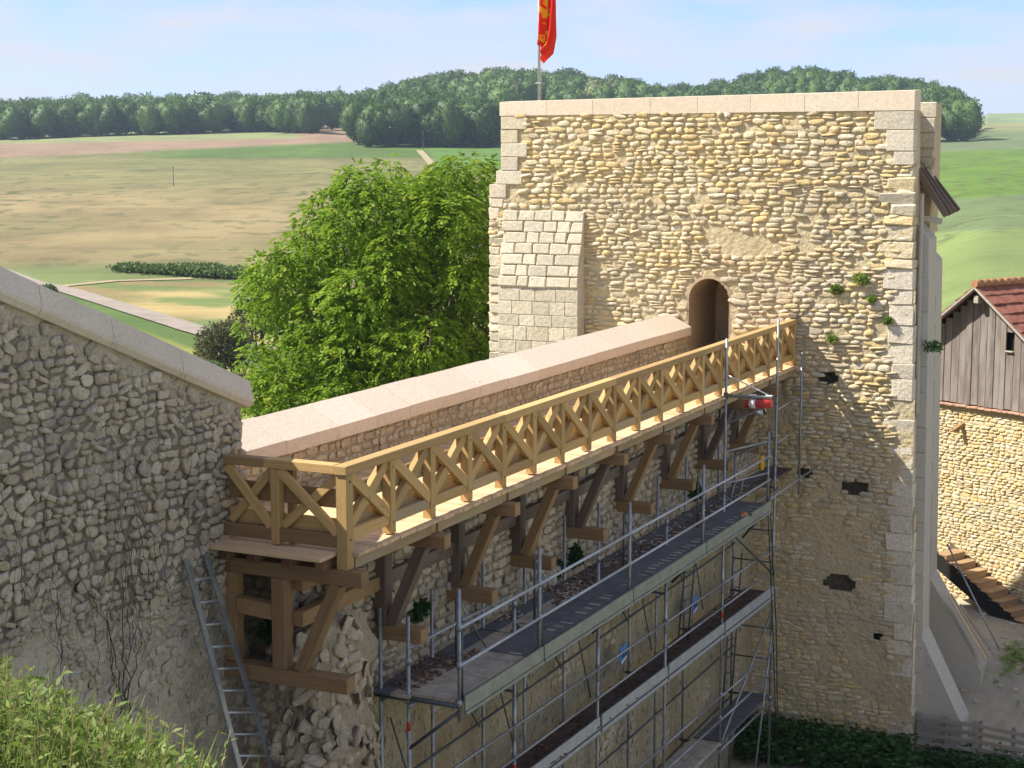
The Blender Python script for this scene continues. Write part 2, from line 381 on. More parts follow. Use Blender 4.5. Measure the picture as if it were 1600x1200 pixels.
def build_stones(S, O, U, V, N, mat, parent, seed, depth_fn=None, cap=300, margin=160):
    O, U, V, N = (np.array(a, float) for a in (O, U, V, N)); rr = np.random.default_rng(seed); items = []
    for (u, v, w, h, p, r, t) in S:
        P = O+U*u+V*v+(N*depth_fn(u, v) if depth_fn else 0)
        x, y, z = proj(P)
        if z < 1 or not (-margin < x < 1600+margin and -margin < y < 1200+margin): continue
        c, s = math.cos(r), math.sin(r); A = np.stack([(U*c+V*s)*w, (V*c-U*s)*h, N*p], 1)
        inn = 0 < x < 1600 and 0 < y < 1200
        items.append((-(w*h/(z*z)) if inn else 0, P, A, t, rr.random()))
    items.sort(key=lambda q: q[0]); mats = MATS[mat]; tm = {}
    for sc_, P, A, t, rnd in items[:cap]:
        if t not in tm:
            tm[t] = mesh_np('stone', TPL[t][0], TPL[t][1], False); tm[t].materials.append(mats)
        M = Matrix([[*A[i], P[i]] for i in range(3)]+[[0, 0, 0, 1]])
        o = bpy.data.objects.new('stone', tm[t]); attach(o, parent, M)
    rest = items[cap:]
    if rest:
        Vs, Fs, T = [], [], []; off = 0
        for _, P, A, t, rnd in rest:
            q = TPL[t][0]@A.T+P; Vs.append(q); Fs.append(TPL[t][1]+off); T.append(np.full(len(q), rnd)); off += len(q)
        me = mesh_np('small_stones', np.concatenate(Vs), np.concatenate(Fs), False, np.concatenate(T))
        link('small_stones', me, mat, parent, kind='stuff')
def grid_face(u0, u1, v0, v1, step, O, U, V, N, disp, keep=lambda u, v: True):
    O, U, V, N = (np.array(a, float) for a in (O, U, V, N)); nu = max(2, int((u1-u0)/step)+1); nv = max(2, int((v1-v0)/step)+1)
    us = np.linspace(u0, u1, nu); vs = np.linspace(v0, v1, nv)
    P = [O+U*u+V*v+N*disp(u, v) for v in vs for u in us]
    F = [(j*nu+i, j*nu+i+1, (j+1)*nu+i+1, (j+1)*nu+i) for j in range(nv-1) for i in range(nu-1)
         if keep((us[i]+us[i+1])/2, (vs[j]+vs[j+1])/2)]
    return np.array(P), np.array(F)
# ------------------------------------------------------------------ leaves
def leaves_mesh(name, P, D, L, Wd, tint, fold=.25, rr=RNG):
    P = np.asarray(P, float); D = np.asarray(D, float); n = len(P)
    D = D/np.linalg.norm(D, axis=1, keepdims=True).clip(1e-6)
    S = np.cross(D, rr.normal(0, 1, (n, 3))*.7+np.array([0, 0, 1.0])); S /= np.linalg.norm(S, axis=1, keepdims=True).clip(1e-6)
    Nn = np.cross(S, D); L = np.broadcast_to(L, (n,))[:, None]; Wd = np.broadcast_to(Wd, (n,))[:, None]
    V = np.stack([P, P+D*L*.45+S*Wd*.5+Nn*Wd*fold, P+D*L, P+D*L*.45-S*Wd*.5+Nn*Wd*fold], 1).reshape(-1, 3)
    F = np.arange(4*n).reshape(n, 4)
    return mesh_np(name, V, F, False, np.repeat(tint, 4))

# ================================================================== TERRAIN
def sstep(a, b, x): t = min(1, max(0, (x-a)/(b-a))); return t*t*(3-2*t)
def lut(tab): xs, ys = zip(*tab); return lambda x: float(np.interp(x, xs, ys))
R_FOOT = lut([(-400, 720), (430, 700), (500, 640), (575, 560), (800, 560), (1200, 600), (1480, 620), (1600, 600), (2200, 600)])
Y_FOOT = lut([(-400, 228), (0, 222), (200, 214), (430, 208), (500, 212), (575, 231), (800, 232), (1100, 226), (1480, 224), (1600, 226), (2200, 226)])
R_BACK = lut([(-400, 1050), (440, 1020), (600, 850), (1400, 850), (1500, 860), (1560, 900), (2200, 900)])
Y_TOP = lut([(-400, 163), (0, 161), (150, 156), (300, 153), (420, 148), (500, 147), (560, 146), (600, 141), (650, 124), (690, 118), (740, 117), (770, 110), (820, 108), (850, 114), (900, 118), (960, 124), (985, 122), (1010, 134), (1100, 132), (1160, 122), (1220, 112), (1280, 110), (1330, 122), (1420, 131), (1480, 141), (1505, 160), (1530, 182), (2200, 180)])
def treecover(px): return 13.0*(1-sstep(1505, 1540, px))
def ypx_z(y, r): return CAM[2]+(HZ-y)/FPX*r
def valley(r, px):
    rf, rb = R_FOOT(px), R_BACK(px)
    zf = ypx_z(Y_FOOT(px), rf); zb = ypx_z(Y_TOP(px), rb)-treecover(px)
    k = sstep(1380, 1560, px)
    xs = [0, 130, 200, rf, rb, rb+350, 4000]; zs = [-9.5, -9.2+2*k, -9.6+4.5*k, zf, zb, zb-14, zb-22]
    return float(np.interp(r, xs, zs))
FW = np.array([-math.sin(YAW), math.cos(YAW)])
def polar(x, y):
    d = np.array([x-CAM[0], y-CAM[1]]); r = math.hypot(*d); f = d@FW; s = d@CR[:2]
    a = math.atan2(s, f); px = 800+FPX/math.cos(TH)*math.tan(max(-.6, min(.6, a)))
    return r, px, a
def ground(x, y):
    r, px, a = polar(x, y); z = valley(r, px)
    # castle court beside and behind the tower
    c = -9.0+1.5*sstep(20.2, 23.5, y)*sstep(1.2, 2.5, x)
    z = z+(c-z)*(1-sstep(48, 75, r))
    # motte that carries the photographer, and its flank towards the sloping wall
    m = 2.95-.62*max(0, r-1.0)
    b = ond(-70, 1250, 8.0); q = math.hypot(x-b[0], y-b[1])
    m2 = b[2]-.05-.75*max(0, q-.7)
    return max(z, m, m2)

FIELD = [(170, .135, .165, .085)]
def field_col(px, y, x, yy):
    """own colour of the crops and soil at a place (photo pixel used only to find which field it is)"""
    n = fbm(x*.012, yy*.012, 3.3); n2 = fbm(x*.05, yy*.05, 9.1)
    tan, gr, sg, pink = np.array([.275, .215, .098]), np.array([.085, .145, .024]), np.array([.15, .165, .055]), np.array([.265, .18, .115])
    if px < 1100:
        t = sstep(-.35, .45, n+.25*n2); c = tan*(.72+.28*t)*1.0
        c = c*(1-.55*sstep(.0, .5, -n+.1))+sg*.55*sstep(.0, .5, -n+.1)
        top = 300+.02*px
        g = sstep(top+22, top-35, y); c = c*(1-g*.6)+sg*g*.6
        if y < 247-max(0, (420-px))*.0 and px > 120: 
            e = 300-(px-100)*.16 if px < 420 else 250
            k = sstep(e+4, e-4, y)*sstep(150, 330, px); c = c*(1-k)+gr*k
        if y < 250 and px < 560:
            e1 = 247-px*.045; k = sstep(e1+2, e1-3, y); c = c*(1-k)+pink*k
        if y < 226 and px < 470:
            k = sstep(228-px*.02, 222-px*.02, y); c = c*(1-k)+np.array([.22, .25, .10])*k
        if px > 600 and y < 275:
            k = sstep(668, 676, px-(y-240)*.75); c = c*(1-k)+np.array([.10, .19, .03])*k
        # foreground valley: verge, straw meadow, bright strip by the road
        if y > 405:
            k = sstep(405, 425, y); c = c*(1-k)+np.array([.15, .185, .06])*k
        road = 424+px*.305
        if y > 438+px*.01 and px > 100 and y < road-6:
            c = np.array([.32, .25, .10])*(.8+.3*sstep(-.3, .3, n2))
            k = sstep(.1, .4, fbm(x*.03, yy*.08, 5)); c = c*(1-k)+np.array([.14, .185, .05])*k
        if y > road:
            d = y-road; c = np.array([.085, .14, .03]); k = sstep(14, 26, d-px*.03); c = c*(1-k)+np.array([.22, .23, .05])*k
    else:
        b1, b2, b3, b4 = 204, 237-(px-1460)*.03, 313-(px-1460)*.07, 362-(px-1460)*.03
        c = np.array([.23, .24, .11])
        for e, col in ((b1, (.14, .18, .08)), (b2, (.105, .185, .022)), (b3, (.125, .165, .065)), (b4, (.165, .215, .065))):
            k = sstep(e-1.5, e+1.5, y); c = c*(1-k)+np.array(col)*k
        if y < 192: c = np.array([.20, .26, .14])
    return c*(.9+.2*n2)
def build_terrain():
    A = np.concatenate([np.linspace(-math.pi, -.42, 40)[:-1], np.linspace(-.42, .42, 420), np.linspace(.42, math.pi, 40)[1:-1]])
    Rr = np.concatenate([np.linspace(.6, 60, 70), np.geomspace(60, 1200, 210)[1:], np.geomspace(1200, 4000, 20)[1:]])
    V = [(CAM[0], CAM[1], 2.95)]; Cc = [(.1, .16, .04, 1)]; F4 = []; na = len(A)
    for r in Rr:
        for a in A:
            x = CAM[0]+r*(FW[0]*math.cos(a)+CR[0]*math.sin(a)); y = CAM[1]+r*(FW[1]*math.cos(a)+CR[1]*math.sin(a))
            z = ground(x, y); V.append((x, y, z))
            if r < 60:
                k = sstep(-4, 0, x)*sstep(19, 22, y); n = fbm(x*.6, y*.6, 1)
                g = sstep(-.1, .5, n+.5*sstep(16, 6, r))*(1-.8*sstep(0, 2, x)*sstep(18, 20, y)); c = np.array([.44, .385, .28])*(.85+.25*n); c = c*(1-g)+np.array([.20, .21, .075])*g
            elif abs(a) < .45:
                px, py, _ = proj((x, y, z)); c = field_col(px, py, x, y)
            else: c = np.array([.26, .27, .12])
            Cc.append((*c, 1))
    me = bpy.data.meshes.new('ground'); F = []
    for i in range(len(Rr)-1):
        o = 1+i*na
        for j in range(na):
            k = (j+1) % na; F.append((o+j, o+na+j, o+na+k, o+k)[::-1] if False else (o+j, o+k, o+na+k, o+na+j))
    F += [(0, 1+(j+1) % na, 1+j) for j in range(na)]
    me.from_pydata(V, [], [f[::-1] for f in F])
    ca = me.color_attributes.new('soil', 'FLOAT_COLOR', 'POINT'); ca.data.foreach_set('color', np.array(Cc, np.float32).ravel())
    for p in me.polygons: p.use_smooth = True
    k = NT('terrain'); p = k.pos(); at = k.n('ShaderNodeAttribute', attribute_name='soil')
    # rows of tufts and streaks in the crops
    rot = k.n('ShaderNodeVectorRotate', rotation_type='Z_AXIS'); rot.inputs['Angle'].default_value = -YAW; k.l(p, rot.inputs['Vector'])
    st = k.noise(k.mapping(rot.outputs[0], (.22, .15, 0)), 1.0, 3, .5)
    far = k.n('ShaderNodeVectorMath', operation='DISTANCE'); k.l(p, far.inputs[0]); far.inputs[1].default_value = tuple(CAM)
    zone = k.math('MULTIPLY', k.ramp(k.math('DIVIDE', far.outputs['Value'], 1000), [(.2, 0.0), (.23, 1.0), (.5, 1.0), (.65, 0.0)]), 1.0)
    patch = k.ramp(k.noise(k.mapping(p, (.012, .012, 0)), 1.0, 2), [(.36, 0.1), (.56, 1.0)])
    f = k.math('MULTIPLY', k.math('MULTIPLY', k.ramp(st, [(.535, 0.0), (.60, .9)]), zone), patch)
    c = k.mix(f, at.outputs['Color'], (.075, .09, .03))
    lines = k.noise(k.mapping(rot.outputs[0], (.02, .35, 0)), 1.0, 3, .5)
    c = k.mix(1.0, c, k.ramp(lines, [(.3, .88), (.7, 1.08)]), 'MULTIPLY')
    c = k.mix(1.0, c, k.ramp(k.noise(p, 2.2, 5, .7), [(.3, .80), (.7, 1.12)]), 'MULTIPLY')
    k.bump(k.noise(p, 3, 6, .7), .5, .08); k.col(c, 1.0)
    link('ground', me, k.m, kind='structure')
build_terrain()

def strip(name, pts_px, half, mat, lift, zg=None):
    P = []
    for (x, y) in pts_px:          # where the ray meets the terrain
        lo, hi = 20.0, 1500.0; prev = None
        for d in np.geomspace(60, 1500, 900):
            q = ond(x, y, d)
            if q[2] < ground(q[0], q[1]): P.append(Vector((q[0], q[1], 0))); break
    V, F = [], []
    Q = []
    for i in range(len(P)-1):
        for t in np.linspace(0, 1, 14, endpoint=False): Q.append(P[i].lerp(P[i+1], t))
    Q.append(P[-1])
    for i, q in enumerate(Q):
        t = (Q[min(i+1, len(Q)-1)]-Q[max(i-1, 0)]).normalized(); s = Vector((-t.y, t.x, 0))
        for e in (-1, -.33, .33, 1):
            v = q+s*half*e*(1+.08*nz3(i*.4, e)); V.append((v.x, v.y, ground(v.x, v.y)+lift))
    n = 4
    for i in range(len(Q)-1):
        for e in range(n-1): F.append((i*n+e, i*n+e+1, (i+1)*n+e+1, (i+1)*n+e))
    m = MB(); m.add(V, F); return m.build(name, mat, None, True, kind='structure')
plain('road_dirt', (.28, .235, .19), .95, 0, .25, .5); plain('track_dirt', (.33, .27, .16), .95, 0, .25, .3)
strip('road', [(-120, 392), (0, 424), (100, 453), (200, 484), (300, 515), (420, 552)], 1.35, 'road_dirt', .12)
strip('farm_lane', [(90, 449), (180, 440), (300, 436)], 1.0, 'track_dirt', .10)
strip('farm_track', [(655, 236), (668, 250), (682, 268), (700, 290)], 1.1, 'track_dirt', .25)

# ------------------------------------------------------------------ far trees
def crown_template(seed, nl, sub_amp, rx, rz, leaf, light=False, mat='wood_leaf'):
    import bmesh
    rr = np.random.default_rng(seed); bm = bmesh.new(); bmesh.ops.create_icosphere(bm, subdivisions=2 if light else 3, radius=1.0)
    V = np.array([v.co[:] for v in bm.verts]); F = np.array([[v.index for v in f.verts] for f in bm.faces]); bm.free()
    lobes = rr.normal(0, 1, (9, 3)); lobes /= np.linalg.norm(lobes, axis=1, keepdims=True); lobes[:, 2] = np.abs(lobes[:, 2])*.9
    def shape(D):
        s = .72+.0*D[:, 0]
        for l in lobes: s = np.maximum(s, .72+.34*np.clip(1-(np.linalg.norm(D-l, axis=1)/.75)**2, 0, 1))
        q = D*s[:, None]; q[:, 2] = np.where(q[:, 2] < 0, q[:, 2]*.8, q[:, 2])
        return q*np.array([rx, rx, rz])
    core = shape(V)*.93
    core += rr.normal(0, sub_amp, core.shape)
    D = rr.normal(0, 1, (nl, 3)); D /= np.linalg.norm(D, axis=1, keepdims=True); P = shape(D)*rr.uniform(.92, 1.08, (nl, 1))
    dirs = D+rr.normal(0, .8, (nl, 3)); dirs /= np.linalg.norm(dirs, axis=1, keepdims=True)
    S = np.cross(dirs, rr.normal(0, 1, (nl, 3))); S /= np.linalg.norm(S, axis=1, keepdims=True)
    l = leaf*rr.uniform(.6, 1.3, (nl, 1))
    LV = np.stack([P-dirs*l*.5, P+S*l*.45, P+dirs*l*.5], 1).reshape(-1, 3)
    Vv = np.r_[core, LV]; Ff = np.r_[F, np.arange(len(LV)).reshape(-1, 3)+len(core)]
    # trunk
    tr = 6; a = np.arange(tr)*2*np.pi/tr
    T = np.r_[np.c_[.25*np.cos(a), .25*np.sin(a), np.full(tr, -rz*1.9)], np.c_[.15*np.cos(a), .15*np.sin(a), np.full(tr, -rz*.3)]]
    TF = []
    for i in range(tr): j = (i+1) % tr; TF += [(i, j, tr+j), (i, tr+j, tr+i)]
    Ff = np.r_[Ff, np.array(TF)+len(Vv)]; Vv = np.r_[Vv, T]
    tint = np.r_[np.full(len(core), .15)+rr.uniform(-.1, .1, len(core)), np.repeat(rr.uniform(0, .6, nl), 3), np.full(len(T), .1)]
    return Vv, Ff, tint
FT = [crown_template(40+i, 850, .10, 5.0, 5.2+.8*(i % 3), .95) for i in range(6)]
FTL = [crown_template(60+i, 200, .25, 5.0, 5.2+.8*(i % 3), 1.5, True) for i in range(4)]
def plant_woods():
    rr = random.Random(11); T = []
    def add(px, r, kind, hmax=None):
        a = math.atan((px-800)/(FPX/math.cos(TH)))
        x = CAM[0]+r*(FW[0]*math.cos(a)+CR[0]*math.sin(a)); y = CAM[1]+r*(FW[1]*math.cos(a)+CR[1]*math.sin(a))
        z = ground(x, y); allow = ypx_z(Y_TOP(px)+rr.uniform(-4, 7), r)-z
        h = min(rr.uniform(11, 17), allow)
        if h > 5.5: T.append((x, y, z, h, kind, px, r))
    # back row on the sky line, woods on the slope, hedge of trees at the foot
    px = -90
    while px < 1512:
        add(px, R_BACK(px)*rr.uniform(.94, 1.02), 0); px += rr.uniform(7, 15)
    for _ in range(900):
        px = rr.uniform(-100, 1505); t = rr.random(); rf, rb = R_FOOT(px), R_BACK(px); r = rf+(rb-rf)*t
        if 480 < px < 560 and t < .35: continue
        if 385 < px < 480 and t < .55 and t > .2: continue
        if 800 < px < 1425 and t < .45: continue
        k = 1 if (890 < px < 985 and t > .6) or (730 < px < 770 and t > .5 and rr.random() < .6) or rr.random() < .06 else 0
        add(px, r, k)
    px = -80
    while px < 800:
        if not (495 < px < 568) and rr.random() < .9: add(px, R_FOOT(px)*rr.uniform(1.0, 1.03), 0)
        px += rr.uniform(8, 17)
    px = 455
    while px < 560: add(px, 700+rr.uniform(-25, 40), 0); px += rr.uniform(9, 15)
    px = 1425
    while px < 1512: add(px, 700+rr.uniform(-40, 90), 0); px += rr.uniform(5, 9)
    # hidden-behind-nearer trees go to the joined wood, the ones that show most stay single
    def score(t):
        x, y, z, h, k, px, r = t
        vis = 1.0 if not (800 < px < 1425 and proj((x, y, z+h))[1] > 150) else .2
        front = 1.6 if r < R_FOOT(px)*1.05 or r > R_BACK(px)*.93 else 1.0
        return -vis*front*h/r*(1 if 0 < px < 1600 else .2)
    T.sort(key=score); tm = {}
    labs = {0: ('dark green broad-crowned tree in the wood on the far hill', 'trees of the far wood'), 1: ('pale yellow-green tree in flower in the far hill wood', 'pale trees of the far wood')}
    n = 0; Vs, Fs, Ts = [], [], []; off = 0
    for (x, y, z, h, k, px, r) in T:
        i = rr.randrange(6); rz = rr.uniform(0, 6.28)
        if n < 300:
            if (i, k) not in tm:
                V, F, ti = FT[i]; tm[i, k] = mesh_np('tree', V, F, False, ti); tm[i, k].materials.append(MATS['pale_wood_leaf' if k else 'wood_leaf'])
            s = h/17.0; wx = s*rr.uniform(1.2, 1.75)
            M = Matrix.Translation((x, y, z+h*.42)) @ Matrix.Rotation(rz, 4, 'Z') @ Matrix.Diagonal((wx, wx, s*1.72, 1))
            o = bpy.data.objects.new('tree', tm[i, k]); attach(o, None, M); setp(o, labs[k][0], 'tree', labs[k][1]); n += 1
        else:
            V, F, ti = FTL[i % 4]; s = h/17.0; w = s*1.2; c, sn = math.cos(rz), math.sin(rz)
            A = np.array([[c*w, -sn*w, 0], [sn*w, c*w, 0], [0, 0, s*1.72]]); q = V@A.T+np.array([x, y, z+h*.42])
            Vs.append(q); Fs.append(F+off); Ts.append(np.clip(ti+rr.uniform(-.1, .3), 0, .99)); off += len(q)
    if Vs:
        me = mesh_np('woodland', np.concatenate(Vs), np.concatenate(Fs), False, np.concatenate(Ts))
        link('woodland', me, 'wood_leaf', label='mass of dark green trees filling the wood on the far hill', cat='woodland', kind='stuff')
    print('trees', len(T), 'single', n)
plant_woods()

def bush(name, cen, rad, n, leaf, mat, label, cat, parent=None, stems=True, **kw):
    rr = np.random.default_rng(int(abs(cen[0]*37+cen[1]*11)) % 9999)
    cen = np.array(cen, float); rad = np.array(rad, float)
    lob = rr.normal(0, 1, (14, 3)); lob /= np.linalg.norm(lob, axis=1, keepdims=True); lob = lob*.55; lob[:, 2] = np.abs(lob[:, 2])*.9-.15
    k = rr.integers(0, 14, n); D = rr.normal(0, 1, (n, 3)); D /= np.linalg.norm(D, axis=1, keepdims=True)
    P = (lob[k]+D*.48*rr.uniform(.55, 1.05, (n, 1)))*rad+cen
    dirs = D+np.array([0, 0, .1])+rr.normal(0, .6, (n, 3))
    me = leaves_mesh('crown', P, dirs, leaf*rr.uniform(.7, 1.4, n), leaf*.6, np.clip(rr.uniform(0, .65, n)+.2*(D[:, 2] > .3), 0, .99), .2, rr)
    if not stems: return link(name, me, mat, parent, label=label, cat=cat, **kw)
    base = cen-np.array([0, 0, rad[2]*1.25]); gz = ground(base[0], base[1]); base[2] = min(base[2], gz)
    r = root(name, base, label, cat, kw.get('group'))
    link('crown', me, mat, r); m = MB()
    for i in range(7):
        e = cen+lob[i]*rad*.9; mid = (base+e)/2+rr.normal(0, .1, 3)*rad; m.path([base, mid, e], [rad[0]*.05, rad[0]*.035, rad[0]*.012], 6)
    m.build('trunk', 'bark', r); return r
q = ond(352, 548, 104); bush('shrub', q, (2.1, 2.1, 2.9), 4400, .24, 'shrub_leaf', 'dark olive shrub with reddish leaves beside the big green tree', 'shrub')
q = ond(405, 500, 108); bush('shrub', q, (2.0, 2.0, 2.6), 2600, .24, 'shrub_leaf', 'olive shrub half hidden behind the lower left of the big tree', 'shrub')
q = ond(322, 575, 98); bush('shrub', q, (1.1, 1.1, .5), 800, .18, 'hedge_leaf', 'low green bush at the foot of the olive shrub', 'shrub')
q = ond(70, 455, 168); bush('shrub', q+np.array([0, 0, .1]), (1.35, 1.35, .8), 900, .25, 'hedge_leaf', 'small round green bush beside the pale country road', 'bush')
def hedge():
    rr = np.random.default_rng(5); P = []
    for _ in range(5200):
        t = rr.random(); px = 190+t*200; py = 441-3*t
        q = ond(px, py, 205-8*t); h = (.3+.6*sstep(.1, .5, t)+.9*abs(nz3(t*14, 1)))
        g = ground(q[0], q[1]); P.append((q[0]+rr.normal(0, .5), q[1]+rr.normal(0, 1.1), g+h*rr.random()**.7*1.2))
    P = np.array(P); D = rr.normal(0, 1, P.shape); D[:, 2] = abs(D[:, 2])
    link('hedge', leaves_mesh('hedge', P, D, .5, .35, rr.uniform(0, .9, len(P)), .2, rr), 'hedge_leaf', label='low dark green hedge along the straw-coloured meadow by the road', cat='hedge')
hedge()
def post(px, y0, y1, label):
    for d in np.geomspace(60, 1200, 1500):
        q = ond(px, y1, d)
        if q[2] < ground(q[0], q[1]): break
    top = ond(px, y0, d); h = top[2]-q[2]; r = root('utility_pole', (q[0], q[1], q[2]), label, 'pole')
    m = MB(); m.path([(q[0], q[1], q[2]-.5), (q[0]+.02, q[1], q[2]+h)], [h*.022, h*.014], 8); m.build('pole', 'pole_wood', r)
    beam('crossarm', (q[0]-h*.06, q[1], q[2]+h*.95), (q[0]+h*.06, q[1], q[2]+h*.95), .12, .12, 'pole_wood', r)
post(271, 260, 291, 'thin wooden pole standing alone in the wide tan field')
post(661, 206, 233, 'thin wooden pole at the edge of the wood by the farm track')
post(1522, 189, 211, 'tiny pole on the ridge beyond the right end of the wood')

# ------------------------------------------------------------------ the big tree behind the curtain wall
def big_tree():
    poly = [(382, 420), (440, 392), (468, 345), (520, 298), (545, 275), (590, 258), (628, 246), (662, 275), (690, 262), (740, 238), (780, 236), (815, 300), (830, 450), (830, 640), (720, 720), (430, 720), (372, 610), (400, 540), (372, 470)]
    def dist(x, y):
        ins = False; dm = 1e9; n = len(poly)
        for i in range(n):
            (x1, y1), (x2, y2) = poly[i], poly[(i+1) % n]
            if (y1 > y) != (y2 > y) and x < (x2-x1)*(y-y1)/(y2-y1)+x1: ins = not ins
            t = max(0, min(1, ((x-x1)*(x2-x1)+(y-y1)*(y2-y1))/((x2-x1)**2+(y2-y1)**2))); dm = min(dm, math.hypot(x-x1-t*(x2-x1), y-y1-t*(y2-y1)))
        return dm if ins else -dm
    rr = np.random.default_rng(21); D0 = 45.0; S = []; px2m = D0/FPX
    while len(S) < 300:
        x, y = rr.uniform(365, 835), rr.uniform(235, 720); d = dist(x, y)
        if d < 14: continue
        rad = min(d, rr.uniform(26, 52)); dep = rr.choice([-1, 1])*math.sqrt(max(0, 1-(1-min(d, 190)/190)**2))*3.6*rr.uniform(.35, 1)
        if x > 740: dep = abs(dep)*.8
        S.append((ond(x, y, D0)+CF*dep, rad*px2m*1.02))
    C0 = np.array([s[0] for s in S]); R0 = np.array([s[1] for s in S]); P, Dd, T, Ln = [], [], [], []
    n = 38000
    ks = rr.choice(len(S), n, p=(R0**2)/(R0**2).sum())
    for k in ks:
        d = rr.normal(0, 1, 3); d[2] = d[2]*.8+.25; d /= np.linalg.norm(d); p = C0[k]+d*R0[k]*rr.uniform(.7, 1.04)
        dd = np.linalg.norm(C0-p, axis=1)/R0
        if (dd < .62).sum() > 0 and rr.random() < .85: continue
        out = d*np.array([1, 1, .35])+rr.normal(0, .25, 3); out[2] -= .25; out /= np.linalg.norm(out)
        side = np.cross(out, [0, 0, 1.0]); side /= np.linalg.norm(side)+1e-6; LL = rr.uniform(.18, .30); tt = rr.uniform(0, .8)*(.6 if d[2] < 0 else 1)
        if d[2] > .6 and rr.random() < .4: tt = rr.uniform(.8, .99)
        for i in range(4):
            b = p+out*LL*(.2+.22*i)+np.array([0, 0, -.04*i*i*LL])
            for s in ((-1, 1) if i < 3 else (0,)):
                P.append(b); Dd.append(out*.8+side*s*.75+np.array([0, 0, -.25])); T.append(tt); Ln.append(rr.uniform(.11, .18))
    base = ond(610, 640, D0); g = ground(base[0], base[1]); r = root('leafy_tree', (base[0], base[1], g), 'large bright green leafy tree behind the sloping coped wall, left of the tower', 'tree')
    link('crown', leaves_mesh('crown', P, Dd, np.array(Ln), np.array(Ln)*.44, np.array(T), .15, rr), 'tree_leaf', r)
    m = MB(); t0 = Vector((base[0], base[1], g-.2)); t1 = t0+Vector((.1, .05, 3.2)); t2 = t0+Vector((0, .2, 6.2))
    m.path([t0, t1, t2], [.32, .24, .17], 10)
    for i in rr.choice(len(S), 70, replace=False):
        e = Vector(C0[i]); s = t1.lerp(t2, rr.random()); mid = s.lerp(e, .5)+Vector(rr.normal(0, .2, 3)); m.path([s, mid, e], [.09, .05, .012], 6)
    m.build('trunk', 'bark', r, True)
    print('leaves', len(P))
big_tree()

# ================================================================== TOWER
TY = 19.67                                        # plane of the tower's front
X_, Y_, Z_ = (1, 0, 0), (0, 1, 0), (0, 0, 1); NF = (0, -1, 0)
def tr_right(z): return 2.50+.47*(6.1-z)/15
def tr_left(z): return -7.40 if z > 4.55 else (-7.40-.34*sstep(4.55, 3.75, z))
DX0, DX1, DSPR = -2.55, -1.57, 1.42              # doorway
def in_door(u, v, g=0.0):
    c = (DX0+DX1)/2; hw = (DX1-DX0)/2+g
    return abs(u-c) < hw and (v < DSPR or math.hypot(u-c, v-DSPR) < hw) and v > -.3
HOLES = [(ony(1335, 762, TY), .30, .22), (ony(1312, 911, TY), .40, .20), (ony(1371, 993, TY), .10, .11), (ony(1296, 590, TY), .26, .14), (ony(1190, 640, TY), .14, .10), (ony(1258, 738, TY), .16, .14)]
def in_hole(u, v, g=1.0):
    for (p, a, b) in HOLES:
        if ((u-p[0])/(a*g))**2+((v-p[2])/(b*g))**2+.35*nz3(u*5, v*5, a*9) < 1: return True
    return False
BX0, BX1, BZT, BZM, BT = -7.30, -5.20, 3.42, 1.58, .40      # stepped buttress on the left of the front
